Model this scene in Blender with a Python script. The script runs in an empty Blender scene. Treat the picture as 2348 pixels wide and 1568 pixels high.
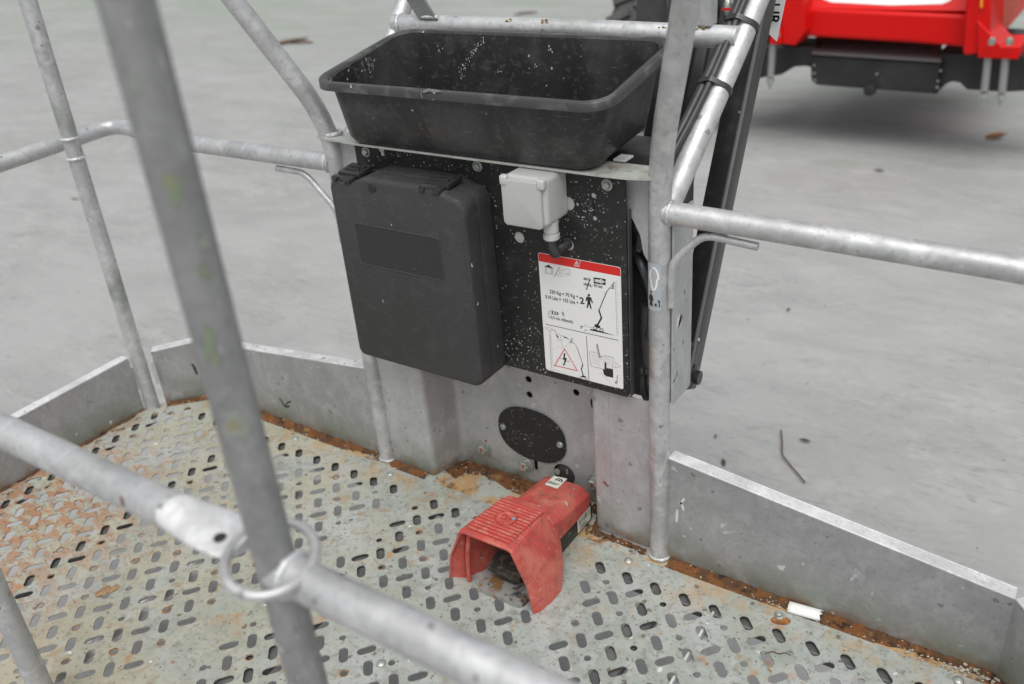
import bpy, bmesh, math, random
from mathutils import Vector, Matrix, Quaternion
R_ = math.radians
random.seed(7)
scn = bpy.context.scene
COL = scn.collection

# ------------------------------------------------------------------ camera
CP = Vector((1.24814, -1.2011, 1.19347))
RM = Matrix(((0.83133, -0.20611, 0.51615), (0.55032, 0.43514, -0.7126), (-0.07772, 0.87645, 0.47517)))
FPX, CX, CY = 2063.45, 1173.5, 784.0
cam = bpy.data.cameras.new('camera')
camo = bpy.data.objects.new('camera', cam); COL.objects.link(camo)
camo.matrix_world = Matrix.Translation(CP) @ RM.to_4x4()
cam.sensor_width = 36.0; cam.lens = 36.0 * FPX / 2347.0
cam.clip_start = 0.02; cam.clip_end = 400
cam.dof.use_dof = True; cam.dof.focus_distance = 1.54; cam.dof.aperture_fstop = 3.2
cam.dof.aperture_blades = 8
scn.camera = camo

def at(u, v, x=None, y=None, z=None):
    """the point of a plane of the place that a photo position (2347 px wide) shows"""
    d = RM @ Vector(((u - CX) / FPX, -(v - CY) / FPX, -1.0))
    if z is not None: t = (z - CP.z) / d.z
    elif y is not None: t = (y - CP.y) / d.y
    else: t = (x - CP.x) / d.x
    return CP + d * t

# ------------------------------------------------------------------ sky and sun
w = bpy.data.worlds.new('World'); scn.world = w; w.use_nodes = True
nt = w.node_tree; nt.nodes.clear()
sky = nt.nodes.new('ShaderNodeTexSky'); sky.sky_type = 'NISHITA'; sky.sun_disc = False
sky.sun_elevation = R_(66); sky.sun_rotation = R_(150); sky.air_density = 1.0; sky.dust_density = 4.0
hs = nt.nodes.new('ShaderNodeHueSaturation'); hs.inputs['Saturation'].default_value = 0.13
bg = nt.nodes.new('ShaderNodeBackground'); bg.inputs['Strength'].default_value = 0.105
wo = nt.nodes.new('ShaderNodeOutputWorld')
nt.links.new(sky.outputs[0], hs.inputs['Color']); nt.links.new(hs.outputs[0], bg.inputs[0]); nt.links.new(bg.outputs[0], wo.inputs[0])
sun = bpy.data.lights.new('sun', 'SUN'); sun.energy = 1.5; sun.angle = R_(60); sun.color = (1.0, 0.985, 0.96)
suno = bpy.data.objects.new('sun', sun); COL.objects.link(suno)
el, az = R_(66), R_(150)
sd = Vector((math.sin(az) * math.cos(el), math.cos(az) * math.cos(el), math.sin(el)))
suno.rotation_euler = sd.to_track_quat('Z', 'Y').to_euler()
scn.view_settings.view_transform = 'Standard'; scn.view_settings.look = 'None'
scn.view_settings.gamma = 1; scn.view_settings.use_curve_mapping = False
scn.view_settings.exposure = 0.35
scn.cycles.max_bounces = 8

# ------------------------------------------------------------------ materials
def s2l(c):
    return tuple(((v / 255) / 12.92 if v / 255 <= .04045 else ((v / 255 + .055) / 1.055) ** 2.4) for v in c) + (1,)

class M:
    def __init__(s, name, base, rough=.5, metal=0.0, spec=.5):
        s.m = bpy.data.materials.new(name); s.m.use_nodes = True
        s.t = s.m.node_tree; s.b = s.t.nodes['Principled BSDF']
        s.b.inputs['Metallic'].default_value = metal
        s.b.inputs['Roughness'].default_value = rough
        s.b.inputs['Specular IOR Level'].default_value = spec
        s.tc = s.t.nodes.new('ShaderNodeTexCoord')
        rgb = s.t.nodes.new('ShaderNodeRGB'); rgb.outputs[0].default_value = tuple(base[:3]) + (1,)
        s.c = rgb.outputs[0]; s.bumps = None; s.metal = metal
    def n(s, t): return s.t.nodes.new(t)
    def l(s, a, b): s.t.links.new(a, b)
    def vec(s, scale=1, stretch=(1, 1, 1), rot=(0, 0, 0), off=0):
        m = s.n('ShaderNodeMapping'); m.inputs['Scale'].default_value = [scale * k for k in stretch]
        m.inputs['Rotation'].default_value = rot; m.inputs['Location'].default_value = (off, off * .7, off * .3)
        s.l(s.tc.outputs['Object'], m.inputs[0]); return m.outputs[0]
    def ramp(s, val, lo, hi):
        r = s.n('ShaderNodeMapRange'); r.inputs[1].default_value = lo; r.inputs[2].default_value = hi
        r.interpolation_type = 'SMOOTHSTEP'; s.l(val, r.inputs[0]); return r.outputs[0]
    def noise(s, scale, lo, hi, detail=4, stretch=(1, 1, 1), rot=(0, 0, 0), off=0, dist=0, rough=.55):
        t = s.n('ShaderNodeTexNoise'); t.inputs['Scale'].default_value = 1; t.inputs['Detail'].default_value = detail
        t.inputs['Roughness'].default_value = rough; t.inputs['Distortion'].default_value = dist
        s.l(s.vec(scale, stretch, rot, off), t.inputs['Vector']); return s.ramp(t.outputs[0], lo, hi)
    def speck(s, scale, size, dens, stretch=(1, 1, 1), off=0, rot=(0, 0, 0)):
        """irregular specks: voronoi cells, only the share 'dens' of them filled"""
        nz = s.n('ShaderNodeTexNoise'); nz.inputs['Scale'].default_value = scale * 2.2; nz.inputs['Detail'].default_value = 2
        s.l(s.tc.outputs['Object'], nz.inputs['Vector'])
        mx = s.n('ShaderNodeVectorMath'); mx.operation = 'SCALE'; mx.inputs['Scale'].default_value = .5
        s.l(nz.outputs['Color'], mx.inputs[0])
        ad = s.n('ShaderNodeVectorMath'); ad.operation = 'ADD'; s.l(s.vec(scale, stretch, rot, off), ad.inputs[0]); s.l(mx.outputs[0], ad.inputs[1])
        v = s.n('ShaderNodeTexVoronoi'); v.inputs['Scale'].default_value = 1; s.l(ad.outputs[0], v.inputs['Vector'])
        sp = s.n('ShaderNodeSeparateColor'); s.l(v.outputs['Color'], sp.inputs[0])
        # radius grows with how far below the density the cell's random value lies
        r = s.n('ShaderNodeMapRange'); r.inputs[1].default_value = dens; r.inputs[2].default_value = 0
        r.inputs[3].default_value = 0; r.inputs[4].default_value = size; s.l(sp.outputs[0], r.inputs[0])
        lt = s.n('ShaderNodeMath'); lt.operation = 'LESS_THAN'; s.l(v.outputs['Distance'], lt.inputs[0]); s.l(r.outputs[0], lt.inputs[1])
        return lt.outputs[0]
    def cells(s, scale, off=0, stretch=(1, 1, 1)):
        v = s.n('ShaderNodeTexVoronoi'); v.inputs['Scale'].default_value = 1; s.l(s.vec(scale, stretch, (0, 0, 0), off), v.inputs['Vector'])
        sp = s.n('ShaderNodeSeparateColor'); s.l(v.outputs['Color'], sp.inputs[0]); return sp.outputs[0]
    def axis(s, ax, lo, hi):
        sp = s.n('ShaderNodeSeparateXYZ'); s.l(s.tc.outputs['Object'], sp.inputs[0]); return s.ramp(sp.outputs[ax], lo, hi)
    def mul(s, a, b):
        m = s.n('ShaderNodeMath'); m.operation = 'MULTIPLY'; m.use_clamp = True
        s.l(a, m.inputs[0])
        if isinstance(b, (int, float)): m.inputs[1].default_value = b
        else: s.l(b, m.inputs[1])
        return m.outputs[0]
    def layer(s, mask, col, amt=1.0):
        mx = s.n('ShaderNodeMix'); mx.data_type = 'RGBA'
        s.l(s.mul(mask, amt), mx.inputs['Factor']); s.l(s.c, mx.inputs['A']); mx.inputs['B'].default_value = tuple(col[:3]) + (1,)
        s.c = mx.outputs['Result']; return s
    def dielectric(s, mask):
        inv = s.n('ShaderNodeMath'); inv.operation = 'SUBTRACT'; inv.inputs[0].default_value = 1; s.l(mask, inv.inputs[1])
        s.l(s.mul(inv.outputs[0], s.metal), s.b.inputs['Metallic']); return s
    def rough(s, mask, lo, hi):
        r = s.n('ShaderNodeMapRange'); r.inputs[3].default_value = lo; r.inputs[4].default_value = hi; s.l(mask, r.inputs[0]); s.l(r.outputs[0], s.b.inputs['Roughness']); return s
    def bump(s, h, strength=.3, dist=.001):
        b = s.n('ShaderNodeBump'); b.inputs['Strength'].default_value = strength; b.inputs['Distance'].default_value = dist
        s.l(h, b.inputs['Height'])
        if s.bumps is not None: s.l(s.bumps, b.inputs['Normal'])
        s.bumps = b.outputs[0]; return s
    def done(s):
        s.l(s.c, s.b.inputs['Base Color'])
        if s.bumps is not None: s.l(s.bumps, s.b.inputs['Normal'])
        return s.m

RUST = (.20, .075, .022); RUSTL = (.42, .19, .06); RUSTD = (.075, .035, .018)
MOSS = (.17, .22, .15); GRIME = (.07, .065, .055)

def galv(name, base=(.55, .555, .56), streak=(1, 1, 1), moss=.5, dirt=.6, metal=.55, rough=.45, foot=False, K=.75):
    m = M(name, base, rough, metal)
    m.layer(m.cells(95), tuple(min(1, k * 1.25) for k in base), .50 * K)
    m.layer(m.cells(48, 3), tuple(k * .76 for k in base), .40 * K)
    m.layer(m.noise(9, .44, .64, 7, streak, dist=.4), tuple(k * .66 for k in base), .6 * K)
    m.layer(m.noise(30, .5, .64, 8, streak, off=3, dist=.5), tuple(min(1, k * 1.28) for k in base), .7 * K)
    m.layer(m.noise(110, .54, .68, 5, off=7), tuple(k * .55 for k in base), .5 * K)
    m.layer(m.noise(45, .67, .72, 3, (8, 1, 1), (.3, .5, .7), off=17), tuple(k * .45 for k in base), .5)
    m.layer(m.noise(45, .67, .72, 3, (1, 9, 1), (.9, .2, .4), off=27), (.76, .76, .75), .45)
    m.layer(m.noise(6, .60, .74, 5, off=11), MOSS, moss)
    if foot: m.layer(m.mul(m.axis(2, .11, .0), m.noise(13, .30, .62, 7, off=15)), (.19, .215, .165), .8); m.layer(m.mul(m.axis(2, .035, .0), m.noise(30, .40, .62, 7, off=19)), (.24, .15, .08), .8)
    m.layer(m.speck(55, .30, .16), (.16, .15, .14), dirt)
    m.layer(m.speck(22, .16, .08, off=5), (.72, .72, .70), .7)
    m.layer(m.speck(16, .14, .05, off=9), RUST, .8)
    m.rough(m.noise(20, .3, .7), .38, .60)
    m.bump(m.noise(60, .2, .8, 5), .25, .0012).bump(m.noise(300, .2, .8, 3), .25, .0005)
    return m.done()
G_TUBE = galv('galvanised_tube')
G_NEAR = galv('galvanised_shaded_tube', (.30, .303, .305), (1, 1, .5), .8, .3, .4, .5)  # darker tube metal: shade on the near post put into its colour
G_FLAT = galv('galvanised_sheet', (.475, .480, .487), (1, 1, .6), .22, .6, .35, .5, True, .5)
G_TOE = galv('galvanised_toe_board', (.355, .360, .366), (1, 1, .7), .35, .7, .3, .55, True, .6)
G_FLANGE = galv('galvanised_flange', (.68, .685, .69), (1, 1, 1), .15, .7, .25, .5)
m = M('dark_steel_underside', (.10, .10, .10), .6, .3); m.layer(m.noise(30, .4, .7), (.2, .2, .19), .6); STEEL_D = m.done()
m = M('weld_metal', (.62, .63, .64), .42, .4); m.bump(m.noise(240, .3, .7, 2), .5, .0015); m.layer(m.noise(60, .45, .7), (.4, .4, .4), .6); WELD = m.done()
m = M('zinc_bolt', (.42, .45, .41), .38, .55); m.layer(m.noise(150, .5, .7), (.2, .21, .18), .7); m.bump(m.noise(300, .3, .7), .2, .0005); ZINC = m.done()

# perforated floor: pale grey-green galvanised sheet, tan dirt and rust to the left
m = M('perforated_floor_sheet', (.315, .342, .312), .60, .12)
m.layer(m.noise(5, .40, .62, 8, dist=.3), (.425, .435, .43), .7)
m.layer(m.noise(38, .48, .62, 8, off=51), (.44, .45, .42), .5)
m.layer(m.noise(28, .50, .64, 8, off=57, dist=.4), (.25, .265, .235), .55)
m.layer(m.noise(130, .55, .68, 5, off=61), (.17, .17, .145), .55)
m.layer(m.noise(14, .45, .65, 6, off=4), (.335, .37, .325), .55)
m.layer(m.mul(m.axis(1, .26, .385), m.noise(16, .46, .66, 7, off=41)), (.44, .27, .11), .75)
near = m.mul(m.axis(0, 1.1, -.1), m.axis(1, -.10, -.62))
m.layer(m.mul(near, m.noise(4.5, .30, .58, 6, off=2)), (.43, .355, .235), .78)
m.layer(m.mul(m.axis(0, .25, -.55), m.noise(9, .35, .62, 7, off=8)), (.39, .34, .20), .45)
corner = m.mul(m.axis(0, -.42, -.92), m.axis(1, .24, -.02))
m.layer(m.mul(corner, m.noise(26, .44, .57, 8, (1, 2.0, 1), (0, 0, .8), off=1, dist=.6)), (.36, .165, .075), .82)
m.layer(m.mul(corner, m.noise(60, .55, .66, 6, (1, 2, 1), (0, 0, .8), off=6)), (.13, .045, .025), .7)
m.layer(m.noise(24, .62, .74, 6, off=12), RUSTL, .65)
m.layer(m.noise(8, .64, .74, 8, off=31, dist=.3), (.40, .23, .11), .6)
m.layer(m.noise(75, .66, .76, 4, off=14), RUST, .6)
m.layer(m.noise(90, .54, .68, 6, off=17), (.18, .20, .15), .6)
m.layer(m.noise(18, .60, .68, 8, off=71, dist=.6), (.30, .20, .115), .55)
m.layer(m.noise(15, .68, .76, 6, off=21), (.09, .08, .06), .65)
m.layer(m.speck(60, .30, .20, off=2), (.13, .10, .07), .8)
m.layer(m.speck(140, .36, .22, off=22), (.16, .11, .07), .75)
m.layer(m.speck(40, .22, .10, off=6), (.70, .71, .68), .7)
m.layer(m.noise(30, .70, .74, 2, (1, 16, 1), (0, 0, .5), off=3), (.62, .62, .58), .5)
m.layer(m.noise(24, .70, .74, 2, (16, 1, 1), (0, 0, .35), off=5), (.19, .19, .15), .5)
m.rough(m.noise(12, .3, .7), .48, .72)
m.bump(m.noise(70, .2, .8, 5), .2, .001)
FLOOR = m.done()
m = M('floor_frame_sheet', (.40, .42, .375), .65, .1)
m.layer(m.noise(14, .42, .58, 7, off=3, dist=.5), (.46, .27, .10), .85)
m.layer(m.noise(22, .52, .64, 7, off=9), RUST, .9)
m.layer(m.noise(40, .58, .68, 5, off=13), (.10, .075, .05), .8)
m.layer(m.speck(70, .3, .2), (.08, .07, .06), .8)
m.bump(m.noise(90, .3, .7, 5), .4, .001); FRAME = m.done()
m = M('rusty_dirt', (.105, .058, .032), .9, 0, .2)
m.layer(m.noise(30, .42, .60, 6), (.20, .082, .030), .9)
m.layer(m.noise(60, .52, .66, 5, off=4), (.034, .025, .018), .9)
m.layer(m.noise(22, .62, .72, 4, off=9), (.30, .17, .07), .8)
m.layer(m.speck(150, .34, .22), (.55, .50, .40), .8)
m.bump(m.noise(130, .25, .75, 6), 1.0, .003); DIRT = m.done()
m = M('rust_ring', (.34, .15, .05), .85, 0, .2); m.layer(m.noise(90, .4, .6), (.14, .06, .03), .8); RING = m.done()
m = M('grit_stone', (.42, .38, .31), .8); m.layer(m.cells(55), (.62, .58, .50), .9); m.layer(m.cells(31, 4), (.13, .12, .11), .55); GRIT = m.done()

# black things
m = M('black_painted_plate', (.015, .015, .015), .45, 0, .45)
m.layer(m.noise(30, .5, .75, 5), (.032, .032, .032), .8)
m.layer(m.speck(260, .34, .16), (.40, .41, .38), .8)
m.layer(m.mul(m.noise(7, .38, .60, 4, off=14), m.speck(240, .32, .18, off=3)), (.50, .51, .48), .9)
m.layer(m.speck(80, .13, .05, (1, 1, .6), off=5), (.62, .63, .60), 1)
m.layer(m.mul(m.noise(9, .54, .62, 3, off=4), m.speck(300, .42, .38, off=8)), (.60, .61, .58), .95)
m.rough(m.noise(30, .3, .7), .38, .6); PLATE = m.done()
m = M('black_case_plastic', (.038, .038, .039), .46, 0, .5)
m.layer(m.noise(5, .4, .7), (.050, .050, .052), .8)
m.layer(m.noise(40, .52, .66, 6, off=12), (.075, .075, .075), .35)
m.layer(m.speck(60, .13, .10, (1, 1, .55)), (.62, .63, .60), .95)
m.layer(m.speck(16, .08, .10, (1, 1, .3), off=3), (.55, .55, .53), .9)
m.layer(m.noise(35, .74, .79, 2, (14, 1, 1), (0, .6, 0)), (.11, .11, .11), .5)
m.bump(m.noise(480, .3, .7, 2), .8, .0011); CASE = m.done()
m = M('case_smooth_panel', (.026, .026, .027), .40, 0, .5)
m.layer(m.noise(30, .68, .76, 2, (10, 1, 1), (0, .7, 0)), (.10, .10, .10), .6); m.layer(m.speck(90, .2, .07), (.5, .5, .5), .9)
m.bump(m.noise(200, .3, .7), .15, .0004); CASE_S = m.done()
m = M('black_latch_plastic', (.028, .028, .029), .28, 0, .6); m.layer(m.speck(140, .25, .1), (.4, .4, .4), .8); LATCH = m.done()
m = M('black_tub_plastic', (.021, .021, .022), .40, 0, .5)
m.layer(m.noise(22, .50, .66, 9, dist=.3), (.055, .055, .057), .6)
m.layer(m.noise(90, .56, .66, 6, off=33), (.085, .085, .085), .45)
m.layer(m.noise(7, .55, .70, 7, off=36, dist=1.0), (.075, .073, .070), .5)
m.layer(m.noise(9, .5, .7, 3, (1, 1, .25), off=2), (.07, .07, .072), .5)
m.layer(m.noise(45, .68, .73, 2, (12, 12, 1), (.25, .2, 0), off=5), (.13, .13, .13), .5)
m.layer(m.noise(60, .64, .70, 3, (6, 1, 6), (.5, .5, .3), off=19), (.11, .11, .11), .5)
m.layer(m.noise(38, .69, .73, 2, (1, 1, 14), (.5, .9, .3), off=9), (.19, .19, .19), .55)
m.layer(m.speck(34, .17, .14, (1, 1, .6)), (.55, .56, .54), .85)
m.layer(m.speck(85, .22, .10, off=4), (.45, .45, .44), .85)
m.rough(m.noise(14, .3, .7), .30, .52)
m.bump(m.noise(40, .3, .7, 5), .12, .0008); TUB = m.done()
m = M('tub_rim_plastic', (.046, .046, .047), .36, 0, .5)
m.layer(m.noise(26, .5, .68, 7), (.13, .13, .13), .6); m.layer(m.speck(50, .24, .16), (.5, .5, .48), .8)
m.layer(m.speck(22, .2, .1, off=4), (.20, .19, .18), .8); m.bump(m.noise(90, .3, .7), .2, .0006); TUBRIM = m.done()
m = M('black_rubber', (.036, .036, .037), .42, 0, .5); m.layer(m.noise(30, .45, .7), (.07, .07, .07), .6)
m.layer(m.speck(60, .2, .14, (1, 1, .5)), (.6, .6, .52), .9); RUBBER = m.done()
m = M('black_boom_paint', (.020, .020, .021), .30, 0, .5); m.layer(m.noise(40, .5, .75, 5), (.05, .05, .05), .6); m.layer(m.speck(60, .2, .07), (.4, .4, .4), .7); BOOM = m.done()
m = M('dark_grey_paint', (.060, .060, .062), .5); m.layer(m.noise(30, .45, .7, 5), (.09, .09, .09), .6); GREYP = m.done()
m = M('light_grey_plastic', (.52, .52, .505), .45, 0, .5); m.layer(m.noise(12, .5, .75, 4), (.42, .42, .40), .5)
m.layer(m.speck(110, .22, .07), (.15, .14, .12), .8); BOXP = m.done()
m = M('grey_lid_plastic', (.44, .44, .43), .45, 0, .5); m.layer(m.noise(10, .5, .75, 4), (.36, .36, .35), .5)
m.layer(m.speck(90, .15, .05), (.16, .14, .12), .8); LIDP = m.done()

# faded red foot switch
m = M('faded_red_plastic', (.47, .072, .060), .52, 0, .45)
m.layer(m.noise(16, .38, .66, 6, dist=.8), (.54, .170, .120), .8)
m.layer(m.noise(40, .5, .68, 7, off=3), (.36, .050, .042), .6)
m.layer(m.noise(60, .56, .66, 7, off=23), (.20, .09, .07), .55)
m.layer(m.noise(50, .66, .72, 3, (1, 7, 1), (.5, .3, .9), off=28), (.60, .28, .22), .5)
m.layer(m.noise(28, .64, .74, 5, (1, 1, .4), off=8), (.22, .09, .07), .6)
m.layer(m.speck(70, .28, .16), (.26, .12, .09), .85)
m.layer(m.speck(150, .36, .14, off=16), (.60, .33, .27), .7)
m.layer(m.speck(26, .15, .07, off=6), (.24, .29, .34), .9)
m.rough(m.noise(20, .3, .7), .42, .66); m.bump(m.noise(120, .3, .7), .12, .0005); REDP = m.done()
m = M('red_relief', (.50, .085, .070), .6, 0, .3); m.layer(m.noise(60, .45, .65, 6), (.56, .22, .16), .7); m.layer(m.noise(30, .55, .68, 6, off=7), (.26, .14, .10), .7); m.layer(m.speck(120, .28, .16), (.30, .20, .14), .8); REDR = m.done()
m = M('dirty_pedal_rubber', (.030, .026, .021), .8); m.layer(m.noise(70, .5, .65, 5), (.15, .12, .09), .7); m.bump(m.noise(300, .4, .6), .5, .001); PEDAL = m.done()
m = M('worn_cast_plate', (.36, .36, .34), .5, .4); m.layer(m.noise(35, .5, .6, 6), (.24, .13, .04), .9); m.layer(m.noise(50, .55, .65, 6, off=4), (.08, .07, .06), .9); CAST = m.done()

def flat(name, c, rough=.5, metal=0, wear=None):
    m = M(name, c, rough, metal)
    if wear: m.layer(m.noise(60, .60, .72, 5), wear, .5); m.layer(m.speck(120, .25, .10), wear, .8)
    return m.done()
P_WHITE = flat('sticker_white', (.80, .80, .79), .4, 0, (.62, .61, .58))
P_RED = flat('sticker_red', (.66, .020, .014), .4, 0, (.55, .08, .06))
P_BLACK = flat('sticker_black', (.018, .018, .018), .5)
P_GREY = flat('sticker_pale_grey', (.40, .43, .46), .4, 0, (.5, .5, .5))
P_LINE = flat('sticker_grey_line', (.30, .30, .30), .5)
MARK = flat('red_paint_mark', (.45, .02, .02), .5)
YELL = flat('lichen_orange', (.26, .165, .05), .9, 0, (.14, .12, .05))
SCUFF = flat('black_scuff', (.03, .03, .028), .8)
BARE = flat('paint_smear_white', (.62, .62, .60), .7)

# ------------------------------------------------------------------ mesh helpers
def link(name, me, mat, parent=None, sharp=35):
    me.materials.clear()
    for k in (mat if isinstance(mat, (list, tuple)) else [mat]): me.materials.append(k)
    if sharp is not None:
        for p in me.polygons: p.use_smooth = True
        me.set_sharp_from_angle(angle=R_(sharp))
    o = bpy.data.objects.new(name, me); COL.objects.link(o)
    if parent: o.parent = parent
    return o
def fin(bm, name='m', recalc=True):
    if recalc: bmesh.ops.recalc_face_normals(bm, faces=bm.faces)
    me = bpy.data.meshes.new(name); bm.to_mesh(me); bm.free(); return me
class B:
    """collects shapes (world coordinates), links them as ONE mesh relative to its thing"""
    def __init__(s): s.bm = bmesh.new()
    def box(s, c, d, rot=None, bev=0, seg=2):
        g = bmesh.ops.create_cube(s.bm, size=1)
        vs = g['verts']
        for v in vs: v.co = Vector((v.co.x * d[0], v.co.y * d[1], v.co.z * d[2]))
        if bev:
            es = list({e for v in vs for e in v.link_edges})
            r = bmesh.ops.bevel(s.bm, geom=es, offset=bev, segments=seg, profile=.5, affect='EDGES')
            vs = list({v for f in r['faces'] for v in f.verts} | {v for v in vs if v.is_valid})
        M_ = Matrix.Translation(c) @ ((rot.to_4x4() if isinstance(rot, Matrix) else rot.to_matrix().to_4x4()) if rot is not None else Matrix.Identity(4))
        bmesh.ops.transform(s.bm, matrix=M_, verts=vs); return s
    def hexa(s, lo, hi):
        """solid between two quads (lists of 4 points)"""
        a = [s.bm.verts.new(p) for p in lo]; b = [s.bm.verts.new(p) for p in hi]
        s.bm.faces.new(a[::-1]); s.bm.faces.new(b)
        for i in range(4): s.bm.faces.new((a[i], a[(i + 1) % 4], b[(i + 1) % 4], b[i]))
        return s
    def tube(s, pts, r, seg=20, cap=True, rr=None, closed=False):
        pts = [Vector(p) for p in pts]; n = len(pts); rings = []
        tang = []
        for i in range(n):
            if closed: t = pts[(i + 1) % n] - pts[i - 1]
            else: t = pts[min(i + 1, n - 1)] - pts[max(i - 1, 0)]
            tang.append(t.normalized())
        up = Vector((0, 0, 1)) if abs(tang[0].z) < .9 else Vector((0, 1, 0))
        nx = tang[0].cross(up).normalized()
        for i in range(n):
            if i: 
                q = tang[i - 1].rotation_difference(tang[i]); nx = q @ nx
            ny = tang[i].cross(nx)
            rad = rr[i] if rr else r
            ra, rb = rad if isinstance(rad, tuple) else (rad, rad)
            rings.append([s.bm.verts.new(pts[i] + nx * math.cos(2 * math.pi * k / seg) * ra + ny * math.sin(2 * math.pi * k / seg) * rb) for k in range(seg)])
        m_ = n if closed else n - 1
        for i in range(m_):
            a, b = rings[i], rings[(i + 1) % n]
            for k in range(seg): s.bm.faces.new((a[k], a[(k + 1) % seg], b[(k + 1) % seg], b[k]))
        if cap and not closed:
            s.bm.faces.new(rings[0][::-1]); s.bm.faces.new(rings[-1])
        return s
    def ngon(s, pts):
        s.bm.faces.new([s.bm.verts.new(p) for p in pts]); return s
    def prism(s, pts, vec):
        a = [s.bm.verts.new(p) for p in pts]; b = [s.bm.verts.new(Vector(p) + Vector(vec)) for p in pts]; n = len(a)
        s.bm.faces.new(a[::-1]); s.bm.faces.new(b)
        for i in range(n): s.bm.faces.new((a[i], a[(i + 1) % n], b[(i + 1) % n], b[i]))
        return s
    def ball(s, c, r, sq=(1, 1, 1), sub=1, jit=0):
        g = bmesh.ops.create_icosphere(s.bm, subdivisions=sub, radius=r)
        for v in g['verts']:
            k = 1 + random.uniform(-jit, jit)
            v.co = Vector((v.co.x * sq[0] * k, v.co.y * sq[1] * k, v.co.z * sq[2] * k)) + Vector(c)
        return s
    def lathe(s, c, axis, prof, seg=20):
        """prof: list of (radius, height along axis)"""
        q = Vector((0, 0, 1)).rotation_difference(Vector(axis)); rings = []
        for r, h in prof:
            rings.append([s.bm.verts.new(Vector(c) + q @ Vector((r * math.cos(2 * math.pi * k / seg), r * math.sin(2 * math.pi * k / seg), h))) for k in range(seg)])
        for a, b in zip(rings, rings[1:]):
            for k in range(seg): s.bm.faces.new((a[k], a[(k + 1) % seg], b[(k + 1) % seg], b[k]))
        s.bm.faces.new(rings[0][::-1]); s.bm.faces.new(rings[-1]); return s
    def put(s, name, mat, parent=None, sharp=35, recalc=True):
        if parent is not None:
            p = parent; off = Vector((0, 0, 0))
            while p: off += p.location; p = p.parent
            bmesh.ops.translate(s.bm, vec=-off, verts=s.bm.verts)
        return link(name, fin(s.bm, name, recalc), mat, parent, sharp)

def bev(o, wdt, seg=2, ang=30):
    m_ = o.modifiers.new('bevel', 'BEVEL'); m_.width = wdt; m_.segments = seg; m_.limit_method = 'ANGLE'; m_.angle_limit = R_(ang)
    m_.harden_normals = False
    return o
def fillet(pts, rad, n=7):
    pts = [Vector(p) for p in pts]; out = [pts[0]]
    rs = rad if isinstance(rad, (list, tuple)) else [rad] * len(pts)
    for i in range(1, len(pts) - 1):
        p, a, b = pts[i], pts[i - 1], pts[i + 1]
        d = min(rs[i], (p - a).length * .49, (b - p).length * .49)
        s_, e = p + (a - p).normalized() * d, p + (b - p).normalized() * d
        for k in range(n + 1):
            t = k / n; out.append(s_ * (1 - t) ** 2 + p * 2 * t * (1 - t) + e * t * t)
    out.append(pts[-1]); return out
def rrect(x0, y0, x1, y1, r, n=5):
    o = []
    for cx, cy, a0 in ((x1 - r, y1 - r, 0), (x0 + r, y1 - r, 90), (x0 + r, y0 + r, 180), (x1 - r, y0 + r, 270)):
        for k in range(n + 1):
            a = R_(a0 + 90 * k / n); o.append((cx + r * math.cos(a), cy + r * math.sin(a)))
    return o
def circ(x, y, r, n=16, ry=None, rot=0):
    ry = ry or r
    return [(x + r * math.cos(2 * math.pi * k / n) * math.cos(rot) - ry * math.sin(2 * math.pi * k / n) * math.sin(rot),
             y + r * math.cos(2 * math.pi * k / n) * math.sin(rot) + ry * math.sin(2 * math.pi * k / n) * math.cos(rot)) for k in range(n)]
def slot(x, y, L, wd, ang, n=5):
    r = wd / 2; h = L / 2 - r; o = []
    for k in range(n + 1): a = -math.pi / 2 + math.pi * k / n; o.append((h + r * math.cos(a), r * math.sin(a)))
    for k in range(n + 1): a = math.pi / 2 + math.pi * k / n; o.append((-h + r * math.cos(a), r * math.sin(a)))
    ca, sa = math.cos(ang), math.sin(ang)
    return [(x + px * ca - py * sa, y + px * sa + py * ca) for px, py in o]
def plate(name, loops, th, mtx, mat, parent=None, sharp=35):
    """flat sheet with holes: first loop outline, others holes; mtx takes (u,v,0) to the world"""
    cu = bpy.data.curves.new(name, 'CURVE'); cu.dimensions = '2D'; cu.fill_mode = 'BOTH'; cu.extrude = th / 2
    for lp in loops:
        sp = cu.splines.new('POLY'); sp.points.add(len(lp) - 1); sp.use_cyclic_u = True
        for p, q in zip(sp.points, lp): p.co = (q[0], q[1], 0, 1)
    tmp = bpy.data.objects.new('t', cu); COL.objects.link(tmp)
    dg = bpy.context.evaluated_depsgraph_get()
    me = bpy.data.meshes.new_from_object(tmp.evaluated_get(dg)); me.name = name
    bpy.data.objects.remove(tmp); bpy.data.curves.remove(cu)
    off = Vector((0, 0, 0)); p = parent
    while p: off += p.location; p = p.parent
    me.transform(Matrix.Translation(-off) @ mtx)
    return link(name, me, mat, parent, sharp)
def XZ(y): return Matrix(((1, 0, 0, 0), (0, 0, -1, y), (0, 1, 0, 0), (0, 0, 0, 1)))     # u->x, v->z, front = -y
def YZ(x): return Matrix(((0, 0, 1, x), (1, 0, 0, 0), (0, 1, 0, 0), (0, 0, 0, 1)))      # u->y, v->z, front = +x
def XY(z): return Matrix.Translation((0, 0, z))

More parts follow.
